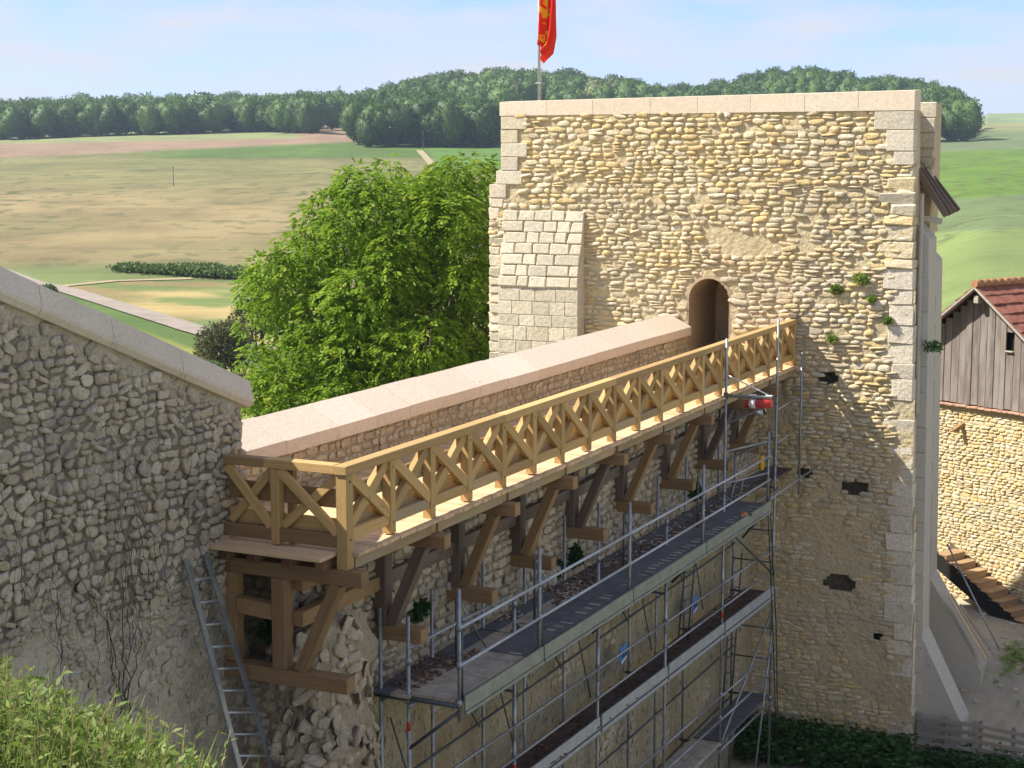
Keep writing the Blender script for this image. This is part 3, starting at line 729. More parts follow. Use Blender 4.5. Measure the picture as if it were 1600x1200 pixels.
def tower():
    T = root('stone_tower', (-2.4, TY+2, -9), 'tall rubble stone tower with arched doorway and pale coping, lower half in shade', 'tower')
    rough = lambda u, v: .018*fbm(u*2.2, v*2.2, 4)+.05*fbm(u*.25, v*.25, 8)
    P, F = grid_face(-7.78, 3.05, -9.6, 5.76, .075, (0, TY, 0), X_, Z_, NF, rough,
                     lambda u, v: tr_left(v) < u < tr_right(v) and not in_door(u, v, .02) and not in_hole(u, v))
    link('wall', mesh_np('wall', P, F, True), 'tower_mortar', T)
    # solid body behind the facing (the doorway passes through)
    m = MB()
    y0, y1 = TY+.75, TY+3.6
    m.box((-7.36, y0, -9.6), (DX0-.02, y1, 5.72)); m.box((DX1+.02, y0, -9.6), (2.38, y1, 5.72))
    m.box((DX0-.02, y0+.002, DSPR+.62), (DX1+.02, y1-.002, 5.715)); m.box((DX0-.02, y0+.002, -9.59), (DX1+.02, y1-.002, -.02)); m.box((DX0-.03, y0+1.3, -.03), (DX1+.03, y0+1.5, DSPR+.63))
    # edges of the front facing
    for x0, x1, z0, z1 in ((-7.74, -7.34, -9.6, 3.85),):
        m.box((x0+.03, TY+.06, z0), (x1, y1-.01, z1))
    m.add([(-7.71, TY+.06, 3.85), (-7.38, TY+.06, 4.55), (-7.34, TY+.06, 3.85), (-7.71, y1-.01, 3.85), (-7.38, y1-.01, 4.55), (-7.34, y1-.01, 3.85)], [(0, 1, 2), (5, 4, 3), (0, 3, 4, 1), (1, 4, 5, 2), (2, 5, 3, 0)])
    m.box((-7.385, TY+.06, 4.5), (-7.2, TY+.80, 5.74))
    m.add([(2.49, TY+.05, 5.74), (2.95, TY+.05, -9.6), (2.3, TY+.05, -9.6), (2.3, TY+.05, 5.74), (2.49, TY+.80, 5.74), (2.95, TY+.80, -9.6), (2.3, TY+.80, -9.6), (2.3, TY+.80, 5.74)],
          [(0, 1, 2, 3), (7, 6, 5, 4), (0, 4, 5, 1), (1, 5, 6, 2), (2, 6, 7, 3), (3, 7, 4, 0)])
    m.build('wall_body', 'tower_mortar', T)
    # doorway: smooth plastered reveal and arch ring
    m = MB(); c = (DX0+DX1)/2; hw = (DX1-DX0)/2; pts = [(DX0, -.3), (DX0, DSPR)]+[(c-hw*math.cos(t), DSPR+hw*math.sin(t)) for t in np.linspace(.15, math.pi-.15, 13)]+[(DX1, DSPR), (DX1, -.3)]
    V = []; n = len(pts)
    for i, (a, b) in enumerate(pts):
        k = 1.17+.05*nz3(i*1.7, 3); oa, ob = c+(a-c)*k, (b if b < DSPR else DSPR+(b-DSPR)*k)
        V += [(oa, TY-.012, ob), (a, TY-.022, b), (a, TY+2.0, b), (oa, TY+.7, ob)]
    Fq = []
    for i in range(n-1):
        for e in range(4): Fq.append((i*4+e, i*4+(e+1) % 4, (i+1)*4+(e+1) % 4, (i+1)*4+e))
    m.add(V, Fq); m.build('door_reveal', 'reveal', T, False, label='smooth brown plaster reveal of the arched doorway')
    # rubble facing
    qz = lambda v: .42 if int((v+20)/.33) % 2 else .62
    def inside(u, v):
        if not (tr_left(v)+.08 < u < tr_right(v)-.10): return False
        if in_door(u, v, .17) or in_hole(u, v, .93): return False
        if BX0-.05 < u < BX1+.02 and v < BZT: return False
        if v > 5.70 or (v > 3.75 and u < -7.40+qz(v)*.9) : return False
        if u > tr_right(v)-.46 and (v < 2.6 or v > 4.75): return False
        if nz3(u*.5, v*.5, 2) > .46 - .30*sstep(-1.5, -5, v): return False
        if nz3(u*2.7, v*3.1, 12) > .42-.2*sstep(-2, -5, v): return False
        return True
    def prot(u, v, r): return r.uniform(.012, .055)*(1.15-.72*sstep(-1.5, -4.5, v))+(.02 if r.random() < .08 else 0)
    S = lay_courses(-7.7, 3.0, -9.4, 5.72, (.075, .150), (.15, .42), inside, 5, .010, prot, .10, 5)
    build_stones(S, (0, TY, 0), X_, Z_, NF, 'tower_stone', T, 9, rough)
    # quoins
    z = 5.70; i = 0
    while z > 3.78:                                # upper left, dressed blocks
        h = .33; w = .46 if i % 2 else .70; xl = tr_left(z-h/2)
        block('quoin', (xl+w/2-.012, TY+.12, z-h/2), (w-.01, .33, h-.012), 'ashlar', T, c=.012, jit=.004); z -= h; i += 1
    z = 3.72; i = 0
    while z > -.4:
        h = random.uniform(.2, .3); w = .30 if i % 2 else .40
        block('quoin', (-7.74+w/2, TY+.14, z-h/2), (w-.012, .36, h-.014), 'old_ashlar', T, c=.025, jit=.014); z -= h; i += 1
    z = 5.70; i = 0
    for w, h in ((.86, .42), (.60, .46), (.44, .3)):
        block('quoin', (tr_right(z)-w/2+.012, TY+.14, z-h/2), (w, .36, h-.012), 'ashlar', T, c=.012, jit=.004); z -= h
    z = 4.5
    while z > 2.3:
        h = random.uniform(.2, .42); w = random.uniform(.35, .8)
        block('quoin', (tr_right(z)-w/2+.008, TY+.172, z-h/2), (w, .36, h-.008), random.choice(('old_ashlar', 'tower_stone')), T, c=.03, jit=.022); z -= h
    while z > -9.3:
        h = random.uniform(.30, .52); w = random.uniform(.42, .70)
        block('quoin', (tr_right(z)-w/2+random.uniform(-.012, .008), TY+.178+random.uniform(0, .012), z-h/2), (w, .38, h-.006), 'white_quoin', T, c=.014, jit=.012); z -= h
    # coping
    xs = [-7.44, -6.2, -5.0, -3.55, -2.4, -1.15, .1, 1.3, 2.53]
    for a, b in zip(xs, xs[1:]):
        za, zb = 6.03+.09*(a+7.4)/9.9, 6.03+.09*(b+7.4)/9.9
        m = MB(); g = .004
        V = [(a+g, TY-.055, 5.70), (b-g, TY-.055, 5.70), (b-g, TY+.62, 5.70), (a+g, TY+.62, 5.70), (a+g, TY-.055, za), (b-g, TY-.055, zb), (b-g, TY+.62, zb+.04), (a+g, TY+.62, za+.04)]
        m.add(V, [(3, 2, 1, 0), (4, 5, 6, 7), (0, 1, 5, 4), (1, 2, 6, 5), (2, 3, 7, 6), (3, 0, 4, 7)]); m.build('coping_slab', 'coping_stone', T)
    # buttress: body, weathered block courses on its slope, ashlar below
    m = MB(); m.prism([(TY+.3, -9.5), (TY-BT, -9.5), (TY-BT, BZM), (TY, BZT), (TY+.3, BZT)], BX0, BX1, 0)
    b = m.build('buttress', 'ashlar', T, label='stepped ashlar buttress with a sloping weathered top')
    sl = Vector((0, BT, BZT-BZM)); Ls = sl.length; sl.normalize(); nr = Vector((0, -sl.z, sl.y)); rows = 7; hh = Ls/rows
    R = Matrix(((1, 0, 0, 0), (0, nr.y, sl.y, 0), (0, nr.z, sl.z, 0), (0, 0, 0, 1)))
    for r in range(rows):
        x = BX0+(.0 if r < 1 else random.uniform(-.05, .08)); 
        while x < BX1-.05:
            w = min(random.uniform(.30, .62), BX1+.02-x)
            if BX1-x-w < .18: w = BX1+.015-x
            p = Vector((x+w/2, TY-BT, BZM))+sl*(hh*(r+.5))+nr*(.012+random.uniform(0, .02))
            block('ashlar_block', p, (w-.022, .10, hh-.024), 'old_ashlar', b, R, .022, .010); x += w
    z = BZM-.03; 
    while z > -.6:
        h = random.uniform(.27, .36); x = BX0
        while x < BX1-.05:
            w = min(random.uniform(.34, .6), BX1+.012-x)
            if BX1-x-w < .18: w = BX1+.012-x
            block('ashlar_block', (x+w/2, TY-BT-.0, z-h/2), (w-.010, .06, h-.010), 'old_ashlar', b, None, .01, .003); x += w
        z -= h
    # right-hand side: piers and raking buttresses
    m = MB(); m.box((1.95, TY+1.45, 3.0), (2.66, TY+2.4, 5.92)); pr = m.build('pier', 'tower_mortar', T)
    z = 5.92
    for i in range(7):
        h = .34 if i < 3 else .22
        block('quoin', (2.42+(0 if i % 2 else .02), TY+1.47, z-h/2), (.56, .12, h-.012), 'ashlar' if i < 3 else 'old_ashlar', pr, None, .015 if i < 3 else .03, .006 if i < 3 else .02); z -= h
    def rake(ya, yb, x1, ztop, zk, xk, zf, xf, xin):
        poly = [(xin, zf-1.2), (xf, zf-1.2), (xf, zf), (x1+.14, zk), (x1, ztop-.6), (xin+.15, ztop), (xin, ztop)]
        m = MB(); V = []
        for y in (ya, yb): V += [(a, y, z) for a, z in poly]
        n = len(poly); m.add(V, [(i, (i+1) % n, n+(i+1) % n, n+i) for i in range(n)]+[tuple(range(n))[::-1], tuple(range(n, 2*n))])
        rb = m.build('buttress', 'concrete', T, label=None)
        return rb
    b1 = rake(TY+.35, TY+1.25, 2.86, 3.5, -6.1, 3.1, -8.05, 3.98, 2.2)
    b2 = rake(TY+2.6, TY+3.5, 2.60, 2.9, -5.3, 2.85, -7.45, 4.02, 1.9)
    b1['label'] = 'grey smooth raking buttress nearer the pallet fence'; b2['label'] = 'grey raking buttress with old planks leaning on its slope'
    for (bb, y, z0, x) in ((b1, TY+.345, 2.0, 2.66), (b2, TY+2.595, 1.5, 2.4)):
        z = z0
        while z > -7.2:
            h = random.uniform(.5, .8)
            block('ashlar_block', (x+.06+.14*(2-z)/8, y, z-h/2), (.36, .03, h-.016), 'concrete', bb, None, .006, .002); z -= h
    m = MB(); m.path([(2.68, TY+.31, 3.9), (2.74, TY+.31, -1.0)], .05, 10); m.build('drain_pipe', 'concrete', T)
    # small slated lean-to on the side
    c = root('lean_to_canopy', (2.6, TY+1.3, 3.0), 'small dark sloping timber canopy high on the side of the tower', 'canopy')
    for i, yy in enumerate((TY+.72, TY+1.05, TY+1.38, TY+1.7)):
        beam('rafter', (2.35, yy, 4.62), (3.14+.03*i, yy+.05, 3.40+.03*i), .10, .12, 'oak_dark', c)
    for i, yy in enumerate((TY+.87, TY+1.2, TY+1.53)):
        beam('slat', (2.33, yy, 4.60), (3.04, yy+.05, 3.50), .20, .03, 'slate', c)
    beam('sill', (2.35, TY+.7, 3.40), (3.05, TY+.8, 3.28), .16, .12, 'concrete', c); beam('wall_plate', (2.45, TY+.62, 4.5), (2.45, TY+1.7, 4.5), .12, .12, 'oak_dark', c)
tower()
# plants rooted in the tower's joints
for i, (px, py, s, lab) in enumerate([(1342, 436, .20, 'upper'), (1308, 453, .15, 'small'), (1458, 543, .22, 'green'), (1362, 468, .09, 'tiny'), (1300, 530, .12, 'low'), (1388, 501, .09, 'b')]):
    p = ony(px, py, TY-.06 if px < 1440 else TY+.33)
    bush('wall_plant', p, (s, s*.6, s*.8), 260, .07, 'weed_leaf' if px < 1440 else 'nettle_leaf', ['tuft of green growing from the sunlit tower face, largest of its cluster', 'yellow-green tuft growing just lower left of the largest tower tuft', 'dark green plant growing from the grey side buttress', 'tiny tuft on the tower face below the largest tuft', 'dry tuft on the tower face just beyond the walkway rail end', 'sparse tuft on the tower face beside the white quoins'][i], 'plant', stems=False)

# flag
def flag():
    b = ony(842, 158, 21.5); r = root('flagpole', (b[0], b[1], 5.7), 'slim grey metal flagpole standing on the tower', 'flagpole')
    tube('pole', (b[0], b[1], 5.7), (b[0], b[1], 9.85), .035, 'galv_light', r); tube('halyard', (b[0]+.07, b[1]-.02, 5.8), (b[0]+.05, b[1]-.02, 9.75), .008, 'rope_white', r, 6)
    block('bracket', (b[0], b[1], 6.55), (.16, .1, .05), 'galv', r)
    rr = np.random.default_rng(4); nu, nv = 26, 70; V, C = [], []
    for j in range(nv+1):
        t = j/nv; z = 9.62-t*2.2-.06; wd = np.interp(t, [0, .25, .5, .75, .9, 1], [.42, .46, .54, .58, .48, .08])
        for i in range(nu+1):
            s = i/nu; ph = 3.2*t+s*11
            x = b[0]+.02+s*wd*(.75+.25*math.cos(t*2))+.025*math.sin(ph*1.3)-.10*sstep(.55, 1, t)*(1-s)*0; x += -.06*math.sin(t*3.1)*(1-s)
            zz = z-(.26*s*sstep(.3, 1, t))+.05*math.sin(s*7+t*4)+(.25*(1-s)*sstep(.8, 1, t))
            y = b[1]+.10*math.sin(ph)+.05*math.sin(ph*2.3+1); V.append((x, y, zz))
            ye = 0
            e = fbm(s*5.2, t*15, 2.0)
            if (.20 < t < .55 and s < .48 and e > -.16) or (.74 < t < .92 and .15 < s < .62 and e > -.02): ye = 1
            if .50 < t < .66 and .3 < s < .55 and e > .12: ye = 1
            C.append((*((.80, .42, .02) if ye else (.70, .035, .015)), 1))
    n = nu+1; F = [(j*n+i, j*n+i+1, (j+1)*n+i+1, (j+1)*n+i) for j in range(nv) for i in range(nu)]
    me = mesh_np('flag', V, F, True); ca = me.color_attributes.new('dye', 'FLOAT_COLOR', 'POINT'); ca.data.foreach_set('color', np.array(C, np.float32).ravel())
    k = NT('flag_cloth'); a = k.n('ShaderNodeAttribute', attribute_name='dye'); k.col(a.outputs['Color'], .8)
    tr = k.n('ShaderNodeBsdfTranslucent'); k.l(a.outputs['Color'], tr.inputs['Color']); ms = k.n('ShaderNodeMixShader'); ms.inputs[0].default_value = .4
    k.l(k.b.outputs[0], ms.inputs[1]); k.l(tr.outputs[0], ms.inputs[2]); k.l(ms.outputs[0], k.t.nodes['Material Output'].inputs['Surface'])
    link('flag', me, k.m, label='limp red flag with yellow lions hanging from the flagpole', cat='flag')
flag()

# ================================================================== CURTAIN WALL with parapet
WX = -.85                                         # face of the thick lower wall
PX = -2.55                                        # inner face of the parapet above the walkway
def curtain():
    T = root('curtain_wall', (-1.8, 10, -9), 'old curtain wall with sloped pale coping, running to the tower behind the timber walkway', 'wall')
    # parapet core + stones
    rough = lambda u, v: .02*fbm(u*2.5, v*2.5, 6)
    P, F = grid_face(.25, TY, -.1, .74, .07, (PX, 0, 0), Y_, Z_, X_, rough)
    link('parapet', mesh_np('parapet', P, F[:, ::-1] if False else F, True), 'core_mortar', T)
    m = MB(); m.box((PX-.6, .25, -9.5), (PX-.05, TY+.02, .70)); m.box((PX-.055, .3, -9.5), (WX-.10, TY+.03, -1.70)); m.box((PX-.056, 1.0, -1.72), (WX-.101, TY+.029, -.42)); m.build('wall_body', 'core_mortar', T)
    S = lay_courses(.3, TY-.03, -.08, .60, (.09, .15), (.13, .34), lambda u, v: v < .62, 15, .015, lambda u, v, r: r.uniform(.015, .035), .04, 5)
    build_stones(S, (PX, 0, 0), Y_, Z_, X_, 'core_stone', T, 17, rough, cap=140)
    # coping: moulded band with a steep sloping face, in slabs
    ys = [.15]; 
    while ys[-1] < TY-1.6: ys.append(ys[-1]+random.uniform(1.0, 1.5))
    ys[-1] = TY-.02
    for a, b in zip(ys, ys[1:]):
        m = MB(); dz = random.uniform(-.008, .008)
        m.prism([(PX+.075, .58+dz), (PX+.075, .77+dz), (PX-.45, 1.06+dz), (PX-.70, .95+dz), (PX-.70, .58+dz)], a+.004, b-.004, 1)
        o = m.build('coping_slab', 'coping_stone', T)
    # lower face: exposed rubble above, rendered below
    ymin = .35
    def disp(u, v): return .03*fbm(u*2, v*2, 11)+.05*fbm(u*.5, v*.5, 3)-.30*sstep(1.5, .35, u)*sstep(-2.4, -1.2, v)
    P, F = grid_face(ymin, 19.66, -9.5, -.42, .09, (WX, 0, 0), Y_, Z_, X_, disp)
    link('rendered_face', mesh_np('rendered_face', P, F, True), 'plaster', T)
    def inside(u, v): return v < -.5 and (v > -2.55+.25*nz3(u*.7, 2) or nz3(u*.9, v*.9, 7) > .45)
    S = lay_courses(.5, 19.6, -9.3, -.48, (.10, .20), (.13, .36), inside, 25, .02, lambda u, v, r: r.uniform(.03, .075) if v > -2.6 else r.uniform(.008, .02), .08, 8)
    build_stones(S, (WX, 0, 0), Y_, Z_, X_, 'core_stone', T, 27, disp)
    # broken end of the wall: rubble core
    def disp2(u, v): return .10*fbm(u*1.4, v*1.4, 1)+.03*fbm(u*4, v*4, 5)-.35*sstep(-1.15, -.75, u)*0
    P, F = grid_face(-2.0, -.62, -6, -1.68, .07, (0, .30, 0), X_, Z_, NF, disp2)
    link('broken_end', mesh_np('broken_end', P, F, True), 'core_mortar', T)
    S = lay_courses(-1.95, -.72, -6, -1.72, (.10, .19), (.12, .28), lambda u, v: True, 31, .02, lambda u, v, r: r.uniform(.03, .06), .1, 12)
    build_stones(S, (0, .30, 0), X_, Z_, NF, 'core_stone', T, 33, disp2, cap=160)
    P, F = grid_face(-2.4, -.80, -1.75, -.42, .07, (0, .92, 0), X_, Z_, NF, disp2)
    link('inner_core', mesh_np('inner_core', P, F, True), 'core_mortar', T)
    S = lay_courses(-2.3, -.85, -1.7, -.45, (.10, .19), (.12, .28), lambda u, v: True, 37, .02, lambda u, v, r: r.uniform(.03, .06), .1, 12)
    build_stones(S, (0, .92, 0), X_, Z_, NF, 'core_stone', T, 39, disp2, cap=60)
    # tumbled corner mass
    m = MB(); n1, n2 = 44, 34; V = []; Fq = []
    for j in range(n2):
        z = -1.08-4.6*j/(n2-1)
        for i in range(n1):
            a = -math.pi*.80+math.pi*1.05*i/(n1-1)
            k = .62+.10*sstep(-1.1, -2.0, z)+.18*fbm(math.cos(a)*1.6, math.sin(a)*1.6, z*1.5)+.12*fbm(math.cos(a)*4, math.sin(a)*4, z*6)
            if j == 0: k *= .35
            V.append((-.93+.55*k*math.cos(a), 1.0+1.25*k*math.sin(a), z))
    for j in range(n2-1):
        for i in range(n1-1): Fq.append((j*n1+i, j*n1+i+1, (j+1)*n1+i+1, (j+1)*n1+i))
    m.add(V, Fq); m.build('tumbled_core', 'core_mortar', T, True)
    rr = random.Random(8); tm = {}
    for k in range(300):
        i = rr.randrange(n1-1); j = rr.randrange(1, 26); p = Vector(V[j*n1+i]); q = Vector(V[j*n1+i+1]); s = Vector(V[(j+1)*n1+i])
        nn = (q-p).cross(s-p).normalized(); nn = -nn if nn.dot(p-Vector((-.93, 1.0, p.z))) < 0 else nn
        u = nn.orthogonal().normalized(); u = Matrix.Rotation(rr.uniform(0, 6.28), 3, nn) @ u; v = nn.cross(u); w = rr.uniform(.11, .34); h = w*rr.uniform(.45, .8); d = rr.uniform(.02, .06); t = rr.randrange(14)
        if t not in tm: tm[t] = mesh_np('stone', TPL[t][0], TPL[t][1], False); tm[t].materials.append(MATS['core_stone'])
        M = Matrix(((u.x*w, v.x*h, nn.x*d, p.x), (u.y*w, v.y*h, nn.y*d, p.y), (u.z*w, v.z*h, nn.z*d, p.z), (0, 0, 0, 1)))
        o = bpy.data.objects.new('stone', tm[t]); attach(o, T, M)
    # loose stones on the ledge inside the first frame
    for k in range(26):
        t = rr.choice(list(tm)); s = rr.uniform(.08, .22); M = Matrix.Translation((rr.uniform(-1.6, -.95), rr.uniform(.35, .9), -1.62+rr.uniform(0, .15))) @ Matrix.Rotation(rr.uniform(0, 6), 4, 'Z') @ Matrix.Diagonal((s, s*.8, s*.35, 1))
        o = bpy.data.objects.new('stone', tm[t]); attach(o, T, M)
curtain()
for i, (px, py, s, lab) in enumerate([(655, 955, .22, 'fern tuft on the curtain wall between the second and third timber braces'), (895, 870, .26, 'green tuft on the curtain wall behind the scaffold, below the middle braces'), (870, 890, .18, 'low green tuft beside the grey block on the scaffold'), (1085, 770, .25, 'dark green tuft on the curtain wall near the far end of the walkway'), (405, 985, .22, 'dark plant in the hollow of the broken wall under the first timber frame')]):
    p = onx(px, py, WX+.05) if i < 4 else np.array((-1.45, .55, -1.3))
    bush('wall_plant', p, (s*.5, s, s*.9), 420, .09, 'nettle_leaf', lab, 'plant', stems=False)

# ================================================================== SLOPING WALL on the left
LX = -1.74
def left_wall():
    T = root('sloping_wall', (-2.2, -4, -3), 'weathered grey rubble wall in shade with a coping that climbs to the left', 'wall')
    top = lambda u: 1.60+(.38-u)*.392                       # underside of the coping
    yR = .36
    def disp(u, v): return .05*fbm(u*1.1, v*1.1, 2)+.022*fbm(u*4, v*4, 7)
    nu, nv = 150, 130; P, F = [], []
    for j in range(nv):
        for i in range(nu):
            u = -9+(yR+9)*i/(nu-1); v = -5.5+(top(u)+5.5+.05)*j/(nv-1); P.append((LX+disp(u, v), u, v))
    for j in range(nv-1):
        for i in range(nu-1): F.append((j*nu+i, j*nu+i+1, (j+1)*nu+i+1, (j+1)*nu+i))
    me = mesh_np('wall', P, F, True); me.materials.append(MATS['left_mortar']); me.materials.append(MATS['eroded_shade_mortar'])
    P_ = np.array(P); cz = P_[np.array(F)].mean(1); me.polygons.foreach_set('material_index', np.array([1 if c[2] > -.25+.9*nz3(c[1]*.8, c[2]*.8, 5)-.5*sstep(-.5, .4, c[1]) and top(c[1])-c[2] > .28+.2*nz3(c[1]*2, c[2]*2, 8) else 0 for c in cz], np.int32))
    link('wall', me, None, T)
    m = MB(); m.prism([(-9, -6), (yR-.01, -6), (yR-.01, top(yR)), (-9, top(-9))], LX-.75, LX-.08, 0); m.build('wall_body', 'left_mortar', T)
    S = lay_courses(-8.8, yR-.02, -5.2, 5.2, (.065, .165), (.08, .26), lambda u, v: v < top(u)-.06 and nz3(u*.8, v*.8, 4) < .62-.62*sstep(.2, -2.4, v) and not (math.hypot((u+3.75)/.12, (v-2.0)/.14) < 1), 41, .003,
                    lambda u, v, r: r.uniform(.008, .055)*(1.15-.75*sstep(.3, -1.8, v)), .20, 20)
    build_stones(S, (LX, 0, 0), Y_, Z_, X_, 'left_stone', T, 43, disp)
    # quoin-like end of the wall by the walkway
    z = 1.55
    while z > -1.6:
        h = random.uniform(.14, .26); w = random.uniform(.16, .32)
        block('stone', (LX-.20, yR-.10, z-h/2), (.42, w, h-.02), 'core_stone', T, None, .03, .02); z -= h
    # coping
    u = yR+.12; d = Vector((0, -1, .392)).normalized(); up = Vector((0, .392, 1)).normalized()
    while u > -9:
        w = random.uniform(.95, 1.4); a = Vector((0, u, top(u))); L = w/abs(d.y)
        prof = [(LX-.80, .0), (LX+.075, .0), (LX+.11, .06), (LX+.11, .10), (LX+.0, .34), (LX-.80, .36)]
        V = []
        for t in (.004, L-.004):
            for (x, h) in prof: q = a+d*t+up*h; V.append((x, q.y, q.z))
        n = len(prof); m = MB(); m.add(V, [(i, (i+1) % n, n+(i+1) % n, n+i) for i in range(n)]+[tuple(range(n))[::-1], tuple(range(n, 2*n))])
        m.build('coping_slab', 'left_coping', T); u -= w
    # dead climber stems
    rr = random.Random(6)
    V = root('dead_vine', (LX+.1, -2.2, -1.6), 'bare dark climber stems fanning up the grey sloping wall', 'vine')
    for k in range(44):
        y, z = (-2.15+rr.gauss(0, .10), -1.55) if k < 5 else (-2.15+rr.gauss(0, .75), rr.uniform(-1.2, .3)); pts = []; dy = rr.gauss(0, .25); 
        for i in range(rr.randrange(9, 22)):
            if z > top(y)-.15: break
            pts.append((LX+.075+.02*rr.random(), y, z)); y += dy*.10+rr.gauss(0, .045); z += rr.uniform(.08, .16); dy += rr.gauss(0, .12)
        if len(pts) > 3:
            r0 = .008 if k < 5 else rr.uniform(.002, .0045)
            m = MB(); m.path(pts, [r0*(1-.7*i/len(pts)) for i in range(len(pts))], 5); m.build('stem', 'vine', V)
left_wall()

# ================================================================== TIMBER WALKWAY
BR = [0.0, 2.1, 4.24, 6.33, 8.48, 10.75, 13.05, 15.3, 17.5]
YEND = 19.60
def walkway():
    T = root('timber_walkway', (-.6, 9, 0), 'new yellow timber walkway with cross-braced railing on wall brackets, leading to the tower door', 'walkway')
    # deck boards, laid across
    y = -.40; i = 0
    while y < YEND-.1:
        x0 = PX+.04 if y > .40 else LX+.03
        x1 = .125+random.uniform(-.012, .012) if y > -.06 else -.13
        beam('deck_board', (x0, y+.07, -.0225+random.uniform(-.003, .003)), (x1, y+.07, -.0225+random.uniform(-.003, .003)), .137, .045, 'deck_wood', T, c=.004)
        y += .145; i += 1
    # joists
    for x in (-1.62, -1.22, -.72):
        beam('joist', (x, -.22, -.125), (x, YEND, -.125), .13, .15, 'oak_dark', T)
        block('joist_end', (x, -.224, -.125), (.12, .012, .14), 'red_wood', T, None, .002, 0)
    beam('joist', (-.27, -.20, -.127), (-.27, YEND, -.127), .13, .15, 'oak', T)
    for a, b in zip(BR, BR[1:]+[YEND+.1]):
        beam('edge_joist', (.005, a+.09, -.125), (.005, b-.09, -.125), .10, .155, 'new_wood_grey', T)
    # frames under the deck
    for i, yb in enumerate(BR):
        xin = LX-.0 if i == 0 else WX-.35
        mat = 'oak' if i < 1 else random.choice(('oak', 'oak', 'new_wood_grey'))
        beam('bracket_beam', (xin, yb, -.295), (.24, yb, -.295), .18, .185, 'oak', T)
        zb = -1.50 if i else -1.52
        beam('wall_post', (WX+.11 if i else -.93, yb, zb), (WX+.11 if i else -.93, yb, -.39), .19, .20, 'oak' if i < 1 else 'oak_dark', T)
        beam('foot_beam', (-1.78 if i == 0 else WX-.25, yb, zb-.10), (.02 if i == 0 else -.12, yb+.01, zb-.10), .20, .19, 'oak', T)
        beam('brace', (-.60 if i else -.66, yb, zb), (-.12, yb, -.385), .15, .17, 'oak' if i % 3 == 0 else ('oak_dark' if i % 3 == 1 else 'oak'), T, up=(0, 1, 0))
        if i == 0:
            beam('wall_post', (-1.66, yb+.02, zb), (-1.66, yb+.02, -.39), .18, .19, 'oak', T)
            beam('stub_beam', (-1.56, yb, -.80), (-1.03, yb, -.83), .15, .20, 'oak', T)
        elif i < 9:
            pass
        yn = (BR+[YEND])[i+1]
        beam('waler', (WX+.07, yb+.11, -.93+random.uniform(-.03, .03)), (WX+.07, yn-.11, -.93), .14, .19, 'oak' if i < 1 else 'oak_dark', T)
        beam('waler', (WX+.07, yb+.11, -.50), (WX+.07, yn-.11, -.48), .14, .16, 'oak' if i < 1 else 'oak_dark', T)
    # railing: posts at brackets run down to the bracket beam, middle posts stop at the lower rail
    ys = []
    for a, b in zip(BR, BR[1:]+[YEND-.06]): ys += [(a, True), ((a+b)/2, False)]
    ys.append((YEND-.06, False))
    for y, full in ys:
        w = .15 if y == 0 else .125
        p = beam('rail_post', (-.03, y, -.20 if full else .02), (-.03, y, .945), w, .13 if y else .15, 'new_wood', T, up=(1, 0, 0))
        for dz in (.16, .86):
            if y < 9: tube('peg', (.030 if y else .046, y, dz), (.044 if y else .058, y, dz), .014, 'oak', p, 8)
    for a, b in zip(BR[::2], BR[2::2]+[YEND]):
        beam('top_rail', (-.03, a-(.10 if a == 0 else 0)+.002, 1.0), (-.03, b-.002, 1.0), .17, .11, 'new_wood', T)
    for (a, f1), (b, f2) in zip(ys, ys[1:]):
        beam('lower_rail', (-.03, a+.065, .205), (-.03, b-.065, .205), .085, .14, 'new_wood_grey' if random.random() < .4 else 'new_wood', T)
        a2, b2 = a+.055, b-.055
        beam('cross_brace', (-.012, a2, .93), (-.012, b2, .27), .14, .075, 'new_wood', T, up=(1, 0, 0))
        beam('cross_brace', (-.045, a2, .27), (-.045, b2, .93), .14, .085, 'new_wood', T, up=(1, 0, 0))
    # end railing across the near end
    xm = -.97
    for x in (xm,): beam('rail_post', (x, 0, .02), (x, 0, .945), .12, .13, 'new_wood', T, up=(0, 1, 0))
    beam('rail_post', (xm+.12, .14, .02), (xm+.12, .14, .945), .09, .09, 'oak', T, up=(0, 1, 0))
    beam('top_rail', (-1.83, .0, 1.0), (-1.12, 0, 1.0), .15, .11, 'oak', T)
    beam('top_rail', (-1.115, .0, 1.002), (-.12, 0, 1.002), .16, .112, 'new_wood', T)
    beam('lower_rail', (-1.85, -.01, .14), (-.11, -.01, .14), .10, .16, 'oak', T)
    for a, b in ((-1.66, xm-.06), (xm+.06, -.10)):
        beam('cross_brace', (a, -.035, .93), (b, -.035, .23), .055, .12, 'new_wood', T, up=(0, 0, 1))
        beam('cross_brace', (a, .03, .23), (b, .03, .93), .055, .11, 'new_wood', T, up=(0, 0, 1))
    # safety boards on the inner side of both railings
    for a, b in zip(BR, BR[1:]+[YEND]):
        for z, h in ((.655, .24), (.345, .20)):
            beam('inner_board', (-.115, a+(.13 if a == 0 else .004), z+random.uniform(-.006, .006)), (-.115, b-.004, z+random.uniform(-.006, .006)), .027, h, 'new_wood_grey' if random.random() < .3 else 'new_wood', T)
    for z, h in ((.62, .23), (.28, .20)):
        beam('inner_board', (LX+.01, .095, z), (-.14, .095, z), .027, h, 'oak' if z > .5 else 'new_wood', T)
    # rusty beam end carrying the far end of the handrail
    block('end_shoe', (-.03, YEND-.0, 1.13), (.20, .16, .09), 'oak_dark', T)
walkway()

